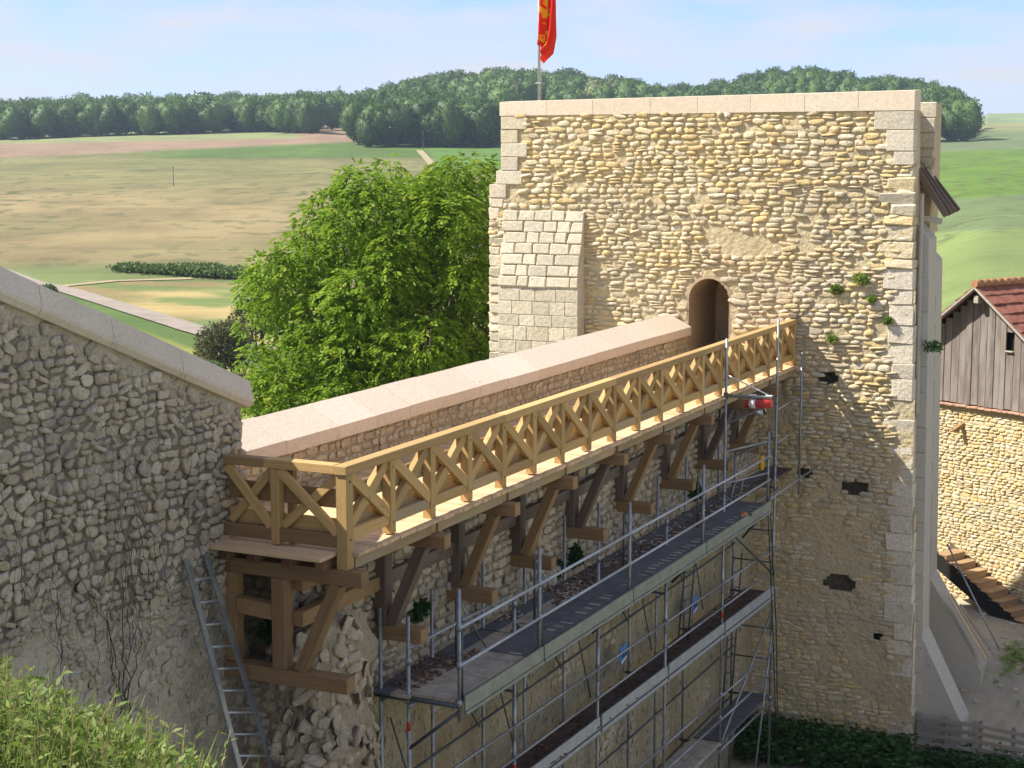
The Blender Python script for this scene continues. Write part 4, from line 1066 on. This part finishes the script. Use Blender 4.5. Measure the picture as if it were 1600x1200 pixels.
# ================================================================== SCAFFOLD
def scaffold():
    T = root('scaffold', (-.2, 10, -9), 'grey galvanised tube scaffold with plank decks along the curtain wall', 'scaffold')
    ym = [1.9, 4.97, 8.04, 11.1, 14.2, 17.5]; xm = lambda y: -.25+.03*(y-1.9); xi = -.70
    Z1, Z2, Z3 = -2.35, -4.75, -7.1
    def coup(x, y, z): tube('coupler', (x, y, z-.05), (x, y, z+.05), .042, 'galv', T, 8)
    tops = {0: -1.30, 1: -1.9, 2: -1.9, 3: -1.9, 4: 1.15, 5: 1.25}
    for i, y in enumerate(ym):
        gz = ground(xm(y), y)
        st = tube('standard', (xm(y), y, max(gz, -9.2)-.02), (xm(y), y, tops[i]), .027, 'galv', T)
        si = tube('standard', (xi, y+.05, max(gz, -9.2)-.02), (xi, y+.05, -1.25 if i < 4 else -.2), .027, 'galv', T)
        for z in (Z1-.08, Z2-.08, Z3-.08, Z1+.45, Z2+1.0, Z2+.5, Z3+1.0, Z3+.5):
            if z < tops[i]: coup(xm(y), y, z)
        for z in (Z1-.08, Z2-.08, Z3-.08): tube('transom', (xi-.05, y, z), (xm(y)+.06, y, z), .024, 'galv_dark', T)
        for z in ((Z1-.5,), (Z2+.25,), (Z3+.4,))[i % 3]: tube('painted_band', (xm(y), y, z), (xm(y), y, z+.12), .029, 'red_paint', T)
        tube('jacket', (xm(y), y, Z2+.75), (xm(y), y, Z2+1.35), .032, 'galv_light', T)
        if i in (1, 3): tube('wall_tie', (xm(y), y, Z1-.9), (WX-.05, y+.05, Z1-.88), .024, 'galv_dark', T); 
    for y in (3.4, 6.5, 9.6, 12.6): tube('standard', (xi, y, -9.2), (xi, y, -1.35), .025, 'galv', T)
    for a, b in zip(ym, ym[1:]):
        for z in (Z1-.14, Z2-.14, Z2+.5, Z2+1.0, Z3-.14, Z3+.5, Z3+1.0):
            tube('ledger', (xm(a)+.05, a-.1, z), (xm(b)+.05, b+.1, z), .022, 'galv', T)
        for z in (Z1-.14, Z2-.14, Z2+1.0, Z3-.14, Z3+1): tube('ledger', (xi+.05, a, z), (xi+.05, b, z), .020, 'galv_dark', T)
        tube('diagonal', (xi+.06, a+.2, Z2+1.95), (xi+.06, a+1.1, Z2+.05), .013, 'galv_dark', T); tube('diagonal', (xi+.06, b-.2, Z2+.95), (xi+.06, b-1.2, Z2+2.1), .013, 'galv_dark', T)
    tube('diagonal', (xm(14.2), 14.2, Z3-.1), (xm(17.5)+.03, 17.5, Z3+2.0), .024, 'galv', T); tube('diagonal', (xm(14.2)+.05, 16.4, -9.1), (xm(17.5)+.03, 17.5, Z3+1.6), .024, 'galv', T)
    tube('diagonal', (.42, 13.6, Z1-.2), (xm(17.5)+.05, 17.4, Z1-2.0), .024, 'galv_dark', T)
    # top deck: inner planks, outer cantilever planks
    yc = [1.9, 4.35, 7.8, 11.4, 15.4]; xc = lambda y: .50+.012*(y-1.9)
    for y in yc:
        tube('guard_post', (xc(y), y, Z1-.25), (xc(y), y, Z1+1.5), .027, 'galv', T)
        tube('guard_post', (xc(y)-.03, y+.14, Z1-.05), (xc(y)-.03, y+.14, Z1+1.05), .016, 'galv_dark', T)
        for z in (Z1-.02, Z1+.5, Z1+1.0): coup(xc(y), y, z)
        tube('cantilever_bracket', (xm(y)-.05, y, Z1-.07), (xc(y)+.03, y, Z1-.07), .026, 'galv', T)
        tube('bracket_strut', (xm(y), y, Z1-.75), (xc(y)-.02, y, Z1-.14), .024, 'galv_dark', T)
    for a, b in zip(yc, yc[1:]):
        for z in (Z1+.5, Z1+1.0): tube('guard_rail', (xc(a)+.03, a-.06, z), (xc(b)+.03, b+.05, z), .022, 'galv_light', T)
        beam('toe_board', (xc(a)+.065, a+.02, Z1-.02), (xc(b)+.065, b-.02, Z1-.02), .03, .20, 'toe_green', T, c=.003)
        beam('toe_rail', (xc(a)+.07, a+.02, Z1-.15), (xc(b)+.07, b-.02, Z1-.15), .05, .045, 'toe_green', T, c=.003)
        tube('diagonal', (xm(a)+.04, a+1.35, Z1+.95), (xm(a)+.04, a+2.2, Z1+.04), .013, 'galv', T)
        tube('inner_guard_post', (xm(a)+.04, a+1.3, Z1), (xm(a)+.04, a+1.3, Z1+1.0), .02, 'galv_dark', T)
    tube('guard_rail', (xm(1.9), 1.9, Z1+.62), (xm(4.3)+.02, 4.6, Z1+.62), .022, 'galv', T)
    tube('guard_rail', (xm(1.9)-.4, 1.88, Z1-.05), (xc(1.9), 1.88, Z1-.05), .03, 'galv_dark', T)
    tube('guard_rail', (xc(15.4)+.02, 15.4, Z1+.08), (xm(17.5)+.45, 19.3, Z1+.10), .022, 'galv', T)
    for a, b in ((1.8, 4.95), (4.97, 8.0), (8.04, 11.1), (11.1, 14.15), (14.2, 17.4), (17.4, 19.45)):
        for k in range(2):
            x = -.64+.30*k+.015*(a-1.9)
            beam('deck_plank', (x, a+.02, Z1-.02), (x+.03, b-.02, Z1-.02), .285, .045, 'ply_dark' if k == 0 else random.choice(('ply_pale', 'ply_brown')), T, c=.004)
    yo = [1.88, 3.95, 7.0, 10.1, 12.7, 15.35]
    for j, (a, b) in enumerate(zip(yo, yo[1:])):
        for k in range(2):
            x = -.045+.33*k+.018*(a-1.9)
            beam('deck_plank', (x, a+.01, Z1+.005), (x+.045, b-.01, Z1+.005), .318, .045, 'ply_pale' if j == 0 else 'ply_dark', T, c=.004)
    m = MB(); rr = random.Random(3); y = 2.6
    while y < 15.0:
        if rr.random() < .8:
            x = .20+.018*(y-1.9)+rr.uniform(-.03, .03); l = rr.uniform(.10, .2); m.box((x, y, Z1+.0275), (x+l, y+rr.uniform(.02, .05), Z1+.032))
        y += rr.uniform(.17, .3)
    m.build('plank_slots', 'chip_pale', T, kind='stuff')
    # second and third lifts
    for a, b in zip(ym, ym[1:]):
        for k in range(2):
            x = -.58+.30*k+.02*(a-1.9); beam('deck_plank', (x, a+.03, Z2-.02), (x+.06, b-.03, Z2-.02), .28, .045, 'ply_brown', T, c=.004)
        if a > 4.5:
            beam('toe_board', (xm(a)+.06, a+.05, Z2+.07), (xm(b)+.06, b-.05, Z2+.07), .03, .20, 'galv_light', T, c=.003)
            beam('toe_rail', (xm(a)+.055, a+.05, Z2-.10), (xm(b)+.055, b-.05, Z2-.10), .05, .06, 'galv_light', T, c=.003)
        if a > 10: 
            for k in range(2):
                x = -.55+.31*k+.02*(a-1.9); beam('deck_plank', (x, a+.03, Z3-.02), (x+.06, b-.03, Z3-.02), .29, .045, 'ply_dark' if a > 14 else 'ply_pale', T, c=.004)
    # higher bay by the tower
    tube('standard', (.30, 19.2, -2.9), (.30, 19.2, .35), .026, 'galv', T); tube('standard', (-.45, 15.6, -3), (-.45, 15.6, -.5), .03, 'galv', T)
    for z in (-.62, -1.35): tube('ledger', (xm(17.5)+.02, 17.5, z-.1), (.30, 19.2, z), .02, 'galv', T)
    for z in (-.55, -1.3): tube('ledger', (xm(14.2), 14.2, z), (xm(17.5), 17.5, z-.02), .02, 'galv_dark', T)
    for z in (-1.1, -1.75): tube('ledger', (xm(14.2)+.02, 14.2, z), (.66, 15.4, z+.05), .02, 'galv', T); 
    for z in (-3.4, -4.1, -5.6, -6.3): tube('transom', (xi, 17.5, z), (xm(17.5), 17.5, z), .016, 'galv_dark', T)
    for y in (14.6, 15.2): tube('diagonal', (.1, y, Z1+.02), (.12, y+.7, Z1+1.0), .014, 'galv', T)
    # access ladders between the lifts
    for (x, ya, yb, za, zb) in ((-.32, 13.1, 13.7, Z2, Z1), (-.40, 16.3, 16.9, Z3, Z2+.9)):
        for s in (-.17, .17): tube('ladder_rail', (x+s*.25, ya+s, za), (x+s*.25, yb+s, zb), .017, 'galv_dark', T)
        for k in range(1, 9):
            t = k/9; y = ya+(yb-ya)*t; z = za+(zb-za)*t; tube('ladder_rung', (x-.04, y-.17, z), (x+.04, y+.17, z), .012, 'galv_dark', T, 6)
    # debris on the planks
    rr = np.random.default_rng(12); Vv, Ff, off = [], [], 0
    B = np.array([(x, y, z) for x in (-.5, .5) for y in (-.5, .5) for z in (-.5, .5)]); BF = np.array([(0, 1, 3, 2), (4, 6, 7, 5), (0, 4, 5, 1), (2, 3, 7, 6), (0, 2, 6, 4), (1, 5, 7, 3)])
    def chips(n, xr, yr, z, name, mat):
        Vs, Fs = [], []; o = 0
        for _ in range(n):
            t = rr.random(); y = yr[0]+(yr[1]-yr[0])*rr.random(); x = rr.uniform(*xr)+.02*(y-1.9); a = rr.uniform(0, 6.28); c, s = math.cos(a), math.sin(a)
            if fbm(x*2, y*.8, z) < -.1: continue
            d = np.array([rr.uniform(.02, .12), rr.uniform(.01, .04), rr.uniform(.008, .02)]); q = B*d*rr.uniform(.8, 1.2, B.shape); q = np.c_[q[:, 0]*c-q[:, 1]*s, q[:, 0]*s+q[:, 1]*c, q[:, 2]]+np.array([x, y, z+d[2]*.4]); Vs.append(q); Fs.append(BF+o); o += 8
        link(name, mesh_np(name, np.concatenate(Vs), np.concatenate(Fs)), mat, T, kind='stuff')
    chips(900, (-.78, -.22), (2.0, 11), Z1+.005, 'wood_chips', 'chip'); chips(350, (-.75, -.2), (4, 17), Z1+.006, 'mortar_crumbs', 'chip_pale'); chips(900, (-.72, -.1), (2.0, 17), Z2+.005, 'wood_chips', 'chip')
scaffold()
# things standing on or hung from the scaffold
def small_things():
    p = onz(858, 912, -2.33); b = root('stone_block', (p[0], p[1], -2.325), 'pale square stone block standing on the top scaffold deck', 'block')
    block('body', (p[0], p[1], -2.325+.13), (.24, .26, .26), 'ashlar', b, Matrix.Rotation(.3, 4, 'Z'), .012, .008); block('lid', (p[0]+.05, p[1]+.02, -2.325+.275), (.28, .2, .02), 'chip_pale', b, Matrix.Rotation(.25, 4, 'Y') @ Matrix.Rotation(.5, 4, 'Z'), .002, 0)
    for i, (px, py, lab) in enumerate(((975, 1022, 'blue and white scaffold sign hung lower, farther from the tower'), (1087, 945, 'blue and white scaffold sign hung nearer the tower'))):
        p = onx(px, py, -.50); s = root('scaffold_sign', (p[0], p[1], p[2]-.2), lab, 'sign')
        beam('panel', (p[0], p[1]-.19, p[2]-.02), (p[0]-.03, p[1]+.19, p[2]+.03), .012, .30, 'blue_sign', s, c=.002)
        beam('white_band', (p[0]+.008, p[1]-.15, p[2]-.13), (p[0]-.015, p[1]+.17, p[2]-.085), .012, .05, 'white_paint', s, c=.001)
        for k in range(4): beam('mark', (p[0]+.009, p[1]-.12+.07*k, p[2]+.05), (p[0]+.006, p[1]-.08+.07*k, p[2]-.06), .008, .02, 'alu_dark', s, c=.001)
    # hoist
    y, z = 14.2, .02; x0 = .12; h = root('winch_hoist', (x0, y, z-.2), 'red and white winch on a swing arm clamped to the tall scaffold pole', 'hoist')
    tube('arm', (x0, y, z), (x0+.92, y-.02, z+.02), .035, 'galv', h); tube('stay', (x0, y, z+.42), (x0+.90, y-.02, z+.05), .014, 'white_paint', h)
    d = tube('motor', (x0+.42, y-.02, z-.14), (x0+.94, y-.02, z-.10), .085, 'red_paint', h, 14); tube('motor_band', (x0+.50, y-.02, z-.135), (x0+.62, y-.02, z-.125), .088, 'white_paint', h, 14)
    tube('clamp', (x0, y, z-.06), (x0, y, z+.06), .05, 'galv_dark', h); tube('drum', (x0+.6, y-.02, z-.30), (x0+.75, y-.02, z-.28), .05, 'galv_light', h, 12)
    block('plate', (x0+.55, y-.02, z+.045), (.14, .10, .02), 'white_paint', h, None, .002, 0); block('plate', (x0+.88, y-.02, z+.05), (.12, .10, .02), 'white_paint', h, None, .002, 0)
    m = MB(); a = onx(1200, 662, .8); b = onx(1207, 735, .75); c = onx(1200, 800, .7); e = onx(1208, 1000, .7); f = onx(1214, 1185, .6)
    m.path([a, (a+b)/2+np.array([.1, 0, 0]), b], .007, 5); m.path([b, c, e, f], .011, 5); m.path([c+np.array([.05, 0, 0]), e+np.array([.06, 0, .3]), f+np.array([.02, 0, .1])], .011, 5); m.build('hanging_cable', 'cable', None, label='dark cable hanging from the winch down past the scaffold', cat='cable')
    p = onx(1190, 722, .62); k = root('hand_lamp', (p[0], p[1], p[2]-.15), 'yellow work lamp hooked on the scaffold guard post', 'lamp'); tube('body', (p[0], p[1], p[2]-.16), (p[0], p[1]+.02, p[2]+.12), .05, 'yellow_paint', k, 12); tube('hook', (p[0], p[1], p[2]+.11), (p[0], p[1], p[2]+.2), .008, 'cable', k, 6)
    p = onz(1163, 806, -2.30); k = root('power_drill', (p[0], p[1], -2.31), 'small orange power tool lying on the dark scaffold plank', 'tool'); block('body', (p[0], p[1], -2.28), (.1, .22, .07), 'orange_paint', k, None, .02, 0); tube('nose', (p[0], p[1]-.2, -2.28), (p[0], p[1]-.1, -2.28), .022, 'galv_light', k, 10); block('grip', (p[0]+.07, p[1]+.07, -2.285), (.12, .05, .05), 'galv_dark', k, None, .012, 0)
small_things()

# ================================================================== LADDER against the sloping wall
def ladder():
    a0, a1 = onx(291, 874, LX+.10), onx(322, 867, LX+.10); b0, b1 = onx(375, 1203, -1.15), onx(427, 1203, -1.15)
    T = root('ladder', tuple((b0+b1)/2), 'grey aluminium ladder leaning on the shaded wall beside the walkway end', 'ladder')
    ext = lambda a, b: b+(b-a)*.35
    for a, b in ((a0, b0), (a1, b1)): beam('side_rail', a, ext(a, b), .035, .085, 'alu', T, up=(0, 1, 0), c=.004)
    n = 13
    for k in range(n):
        t = .10+k*.104*1.0; tube('rung', a0+(b0-a0)*t, a1+(b1-a1)*t, .016, 'galv_light', T, 8)
ladder()

# ================================================================== BARN, STAIR, COURT
BP = onz(1600, 955, -7.45); BE = np.array([.888, -.459, 0]); BN = np.array([-.459, -.888, 0])
def bpt(s, z, off=0.0): p = BP+BE*s+BN*off; return np.array([p[0], p[1], z])
def onb(x, y, off=0.0):
    r = ray(x, y); p = CAM+r*((BP+BN*off-CAM)@BN)/(r@BN); return (p-BP)@BE, p[2]
def barn():
    sa, za = onb(1536, 450); sl, zl = onb(1474, 500); sr, zr = onb(1600, 519); zw = onb(1540, 640)[1]
    k = ((za-zl)/(sa-sl)+(za-zr)/(sr-sa))/2; half = (za-zw)/k*1.02
    T = root('barn', tuple(bpt(sa, -7.4, -3)), 'old barn with dark weathered board gable on a sunlit stone wall and red tile roof', 'barn')
    # stone wall
    rough = lambda u, v: .02*fbm(u*2.2, v*2.2, 14)
    P, F = grid_face(sa-half-.6, sa+half+3, -7.9, zw, .08, tuple(BP*np.array([1, 1, 0])), BE, Z_, BN, rough)
    link('wall', mesh_np('wall', P, F, True), 'tower_mortar', T)
    S = lay_courses(sa-half-.5, sa+half+2.5, -7.6, zw-.12, (.07, .12), (.11, .30), lambda u, v: v < zw-.12, 55, .015, lambda u, v, r: r.uniform(.015, .04), .06, 6)
    build_stones(S, tuple(BP*np.array([1, 1, 0])), BE, Z_, BN, 'barn_stone', T, 57, rough)
    m = MB(); c = [bpt(sa-half-.6, 0, -.08), bpt(sa+half+3, 0, -.08), bpt(sa+half+3, 0, -7), bpt(sa-half-.6, 0, -7)]
    m.add([(p[0], p[1], z) for z in (-8, zw-.02) for p in c], [(3, 2, 1, 0), (4, 5, 6, 7), (0, 1, 5, 4), (1, 2, 6, 5), (2, 3, 7, 6), (3, 0, 4, 7)]); m.build('wall_body', 'tower_mortar', T)
    # tile ledge between wall and boards
    s = sa-half
    while s < sa+half+2:
        w = random.uniform(.14, .24); a, b = bpt(s, zw+.02+random.uniform(-.01, .015), .02), bpt(s+w-.01, zw+.02+random.uniform(-.01, .01), .02)
        beam('ledge_tile', a, b, .26, .05, 'pink_tile', T, c=.008); s += w
    # gable boards
    rr = random.Random(2); s = sa-half
    ws = onb(1575, 540)[0]
    while s < sa+half:
        w = rr.uniform(.17, .25); c = s+w/2; top = za-k*abs(c-sa)-.06
        if top > zw+.2:
            off = rr.uniform(-.012, .02); z0 = zw+.05+rr.uniform(0, .04)
            if abs(c-ws) < w/2+.001:
                z1, z2 = onb(1575, 549)[1], onb(1575, 519)[1]
                beam('gable_board', bpt(c, z0, off), bpt(c, z1, off), w-.014, .03, 'barn_wood', T, up=tuple(BN), c=.004); beam('gable_board', bpt(c, z2, off), bpt(c, top, off), w-.014, .03, 'barn_wood', T, up=tuple(BN), c=.004)
                beam('slot_sill', bpt(c-w/2, z1, .03), bpt(c+w/2, z1, .03), .1, .04, 'verge', T)
            else: beam('gable_board', bpt(c, z0, off), bpt(c, top, off), w-.014, .03, 'barn_wood', T, up=tuple(BN), c=.004)
        s += w
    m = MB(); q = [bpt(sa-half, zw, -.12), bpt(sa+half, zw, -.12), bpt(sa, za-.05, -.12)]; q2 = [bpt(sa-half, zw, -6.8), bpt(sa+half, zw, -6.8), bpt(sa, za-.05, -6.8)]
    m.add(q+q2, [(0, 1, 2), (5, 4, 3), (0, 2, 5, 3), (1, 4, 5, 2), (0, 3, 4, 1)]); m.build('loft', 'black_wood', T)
    # roof: boards at the verge, tile courses
    ov = .32; ext = half+.35
    rf = []
    for sgn in (-1, 1):
        a, b = bpt(sa, za+.02, ov), bpt(sa+sgn*ext, za+.02-k*ext, ov); beam('verge_board', a, b, .05, .16, 'verge', T, up=tuple(BN), c=.004)
    Rm = MB(); nrow = 16
    for sgn in (-1, 1):
        for i in range(nrow):
            t0, t1 = ext*i/nrow, ext*(i+1)/nrow+.06; nc = 30
            for j in range(nc):
                o0 = ov+.04-(7.2)*j/nc; o1 = ov+.04-(7.2)*(j+1)/nc+.012; dz = random.uniform(-.012, .012); li = .075; up = .055
                V = [bpt(sa+sgn*t0, za-k*t0+li+.0+dz, o0), bpt(sa+sgn*t0, za-k*t0+li+dz, o1), bpt(sa+sgn*t1, za-k*t1+li+up+dz, o1), bpt(sa+sgn*t1, za-k*t1+li+up+dz, o0)]
                V += [v-np.array([0, 0, .035]) for v in V]; Rm.add(V, [(0, 1, 2, 3), (7, 6, 5, 4), (0, 4, 5, 1), (1, 5, 6, 2), (2, 6, 7, 3), (3, 7, 4, 0)])
    r = Rm.build('roof', 'roof_tile', T, kind='stuff'); o = ov+.08
    while o > -6.8:
        a, b = bpt(sa, za+.13, o), bpt(sa, za+.13, o-.30); tube('ridge_tile', a, b, .11, 'ridge_tile', T, 10); o -= .305
    beam('ridge_beam', bpt(sa, za-.30, ov-.02), bpt(sa, za-.30, -.3), .15, .2, 'verge', T)
    # projecting corbel timber on the wall
    a = onb(1502, 672); beam('corbel', bpt(a[0]+.08, a[1]+.22, -.1), bpt(a[0]-.02, a[1], .30), .12, .12, 'oak', T)
    # timber stair along the wall
    off = .95; s0, z0 = onb(1470, 872, off); s1, z1 = onb(1625, 1006, off)
    St = root('timber_stair', tuple(bpt(s1, -7.45, off)), 'timber stair with a dark stringer rising along the barn wall', 'stair')
    n = 9; ds, dz = (s1-s0)/n, (z1-z0)/n
    for kx in (0.0, -.85):
        m = MB(); A = bpt(s0-ds, z0-dz, off+kx); V = []
        for o2 in (0, -.05):
            for (ss, zz) in ((s0-ds, z0-dz+.06), (s1+ds, z1+dz+.06), (s1+ds, z1+dz-.40), (s0-ds, z0-dz-.40)): V.append(bpt(ss, zz, off+kx+o2))
        m.add(V, [(0, 1, 2, 3), (7, 6, 5, 4), (0, 4, 5, 1), (1, 5, 6, 2), (2, 6, 7, 3), (3, 7, 4, 0)]); m.build('stringer', 'black_wood' if kx == 0 else 'oak_dark', St)
    for i in range(n+1):
        s, z = s0+ds*i, z0+dz*i
        beam('tread', bpt(s, z+.09, off+.0), bpt(s, z+.09, off-.85), ds*1.12, .04, 'stair_wood', St); beam('riser', bpt(s+ds*.45, z, off-.01), bpt(s+ds*.45, z, off-.84), .025, abs(dz)*.95, 'stair_wood', St)
barn()
def court():
    # planks leaning on the raking buttress, and a long pole
    for i, (a, b, l) in enumerate((((1482, 930), (1541, 1031), 'pale plank leaning on the slope of the rear raking buttress'), ((1487, 930), (1548, 1029), 'long pale batten leaning beside the plank on the buttress'), ((1500, 945), (1556, 1025), 'weathered brown plank leaning loosely outside the pale batten'))):
        y = TY+2.55+.12*i; p, q = ony(*a, y), ony(*b, y+.1); o = beam('plank', p, q, .16 if i != 1 else .07, .035, 'plank_pale' if i < 2 else 'grey_wood', None, up=(1, 0, .6)); setp(o, l, 'plank')
    p, q = ony(1480, 850, TY+3.2), ony(1562, 1016, TY+2.6); o = tube('prop_pole', p, q, .022, 'galv', None); setp(o, 'thin grey metal pole leaning in front of the barn stair', 'pole')
    # pallets standing as a fence
    A, B, Cc = ony(1434, 1116, TY+.25), ony(1527, 1128, TY+.25), ony(1640, 1150, TY+.45)
    for i, (p, q, l) in enumerate(((A, B, 'grey weathered pallet panel standing against the foot of the tower'), (B+np.array([.03, .02, 0]), Cc, 'grey weathered pallet panel standing free in the court, farther from the tower'))):
        p = np.array(p); q = np.array(q); T = root('pallet_fence', tuple((p+q)/2-np.array([0, 0, 1.1])), l, 'fence', None)
        for t in (.03, .5, .97):
            c = p+(q-p)*t; beam('post', c-np.array([0, 0, 1.25]), c+np.array([0, 0, .03]), .09, .08, 'grey_wood', T, up=(0, 1, 0))
        for j in range(6):
            d = np.array([0, -.055, -.07-.19*j+random.uniform(-.01, .01)]); beam('slat', p+d, q+d, .024, .095, 'grey_wood', T)
    m = np.random.default_rng(3); 
    V = MB()
    for i in range(170):
        x, y = m.uniform(3.2, 8.5), m.uniform(TY+.6, TY+9); s = m.uniform(.02, .08); z = ground(x, y); V.box((x-s, y-s*.7, z-.02), (x+s, y+s*.7, z+s*.7))
    V.build('court_rubble', 'core_stone', None, label='scattered stone crumbs on the pale court ground', cat='rubble', kind='stuff')
court()

# ================================================================== GROUND PLANTS
def nettles(name, n, fx, hmax, leaf, mat, label):
    rr = np.random.default_rng(n); P, D, T = [], [], []
    for _ in range(n):
        x, y = fx(rr); g = ground(x, y); h = hmax*rr.uniform(.35, 1)
        tilt = rr.normal(0, .12, 2)
        for k in range(9):
            t = (k+1)/9; a = rr.uniform(0, 6.28); P.append((x+tilt[0]*t, y+tilt[1]*t, g+h*t)); D.append((math.cos(a), math.sin(a), rr.uniform(-.2, .5))); T.append(rr.uniform(0, .9))
    link(name, leaves_mesh(name, P, D, leaf*rr.uniform(.6, 1.3, len(P)), leaf*.5, np.array(T), .2, rr), mat, label=label, cat='weeds', kind='stuff')
nettles('nettles', 1500, lambda r: (r.uniform(-.8, 2.95), TY-.15-abs(r.normal(0, .55))), .75, .16, 'nettle_leaf', 'dark green nettles along the shaded foot of the tower')
nettles('court_weeds', 130, lambda r: (4.3+abs(r.normal(0, .6)), TY+4.2+r.normal(0, .6)), .14, .08, 'weed_leaf', 'low weeds by the foot of the timber stair')
nettles('fence_weeds', 420, lambda r: (r.uniform(3.1, 6), TY+.1+r.uniform(-.3, .6)), .5, .13, 'nettle_leaf', 'green weeds growing through the pallet fence')
def weeds():
    rr = np.random.default_rng(77); b = ond(40, 1235, 8.0); P, D, L, T = [], [], [], []; GP, GD, GL = [], [], []; m = MB()
    top = lut([(-200, 1000), (0, 1015), (60, 1035), (120, 1085), (180, 1090), (230, 1120), (290, 1165), (330, 1210), (500, 1300)])
    for k in range(430):
        px = rr.uniform(-160, 330); d = rr.uniform(6.6, 9.6); base = ond(px, 1240, d); g = ground(base[0], base[1]); base[2] = g
        tp = ond(px, top(px)+abs(rr.normal(0, 45))+5, d); h = tp[2]-g
        if h < .15: continue
        lean = np.array([*rr.normal(0, .12, 2), 0])*h; n = int(16+h*16); st = [tuple(base+lean*t*t+np.array([0, 0, h*t])) for t in (0, .5, 1)]
        m.path(st, [.006, .004, .002], 4)
        for i in range(n):
            t = .25+.75*i/n; a = rr.uniform(0, 6.28); p = base+lean*t*t+np.array([0, 0, h*t]); P.append(p); D.append((math.cos(a), math.sin(a), rr.uniform(.1, .9))); L.append(rr.uniform(.05, .12)*(1.15-.5*t)); T.append(rr.uniform(0, .95))
    for k in range(2600):
        px = rr.uniform(-160, 320); d = rr.uniform(6.4, 9.6); base = ond(px, 1240, d); g = ground(base[0], base[1]); base[2] = g; h = (ond(px, top(px)+rr.uniform(-10, 90), d)[2]-g)*rr.uniform(.6, 1)
        if h < .1: continue
        GP.append(base+np.array([*rr.normal(0, .1, 2), h*.45])); GD.append((*rr.normal(0, .35, 2), 1)); GL.append(h*.62)
    W0 = root('wild_weeds', tuple(b), 'sunlit tangle of tall green weeds and grass on the bank below the sloping wall', 'weeds'); W0['kind'] = 'stuff'
    link('leaves', leaves_mesh('leaves', P, D, np.array(L), np.array(L)*.34, np.array(T), .2, rr), 'weed_leaf', W0, kind='stuff')
    link('grass_blades', leaves_mesh('grass_blades', GP, GD, np.array(GL), .010, rr.uniform(0, .99, len(GP)), .1, rr), 'weed_leaf', W0, kind='stuff'); m.build('stems', 'straw', W0, kind='stuff')
    for i, (a, c, l) in enumerate((((145, 1150), (183, 1082), 'dry straw-coloured stalk standing tallest among the green weeds'), ((225, 1200), (240, 1120), 'short dry brown stalk among the weeds'))):
        p, q = ond(*a, 8), ond(*c, 8); mm = MB(); mm.path([(p[0], p[1], ground(p[0], p[1])), p, q], [.008, .006, .003], 5); mm.build('dry_stalk', 'straw', None, label=l, cat='stalk')
weeds()

# ================================================================== HAZE
def haze():
    m = MB(); m.box((-4200, -4200, -60), (4200, 4200, 90)); k = bpy.data.materials.new('haze'); k.use_nodes = True; t = k.node_tree; t.nodes.clear()
    o = t.nodes.new('ShaderNodeOutputMaterial'); v = t.nodes.new('ShaderNodeVolumePrincipled'); v.inputs['Color'].default_value = (.66, .82, 1, 1); v.inputs['Density'].default_value = .00016; v.inputs['Anisotropy'].default_value = .2
    t.links.new(v.outputs[0], o.inputs['Volume']); m.build('haze', k, None, kind='stuff', label='pale bluish summer haze over the fields and woods', cat='haze')
haze()
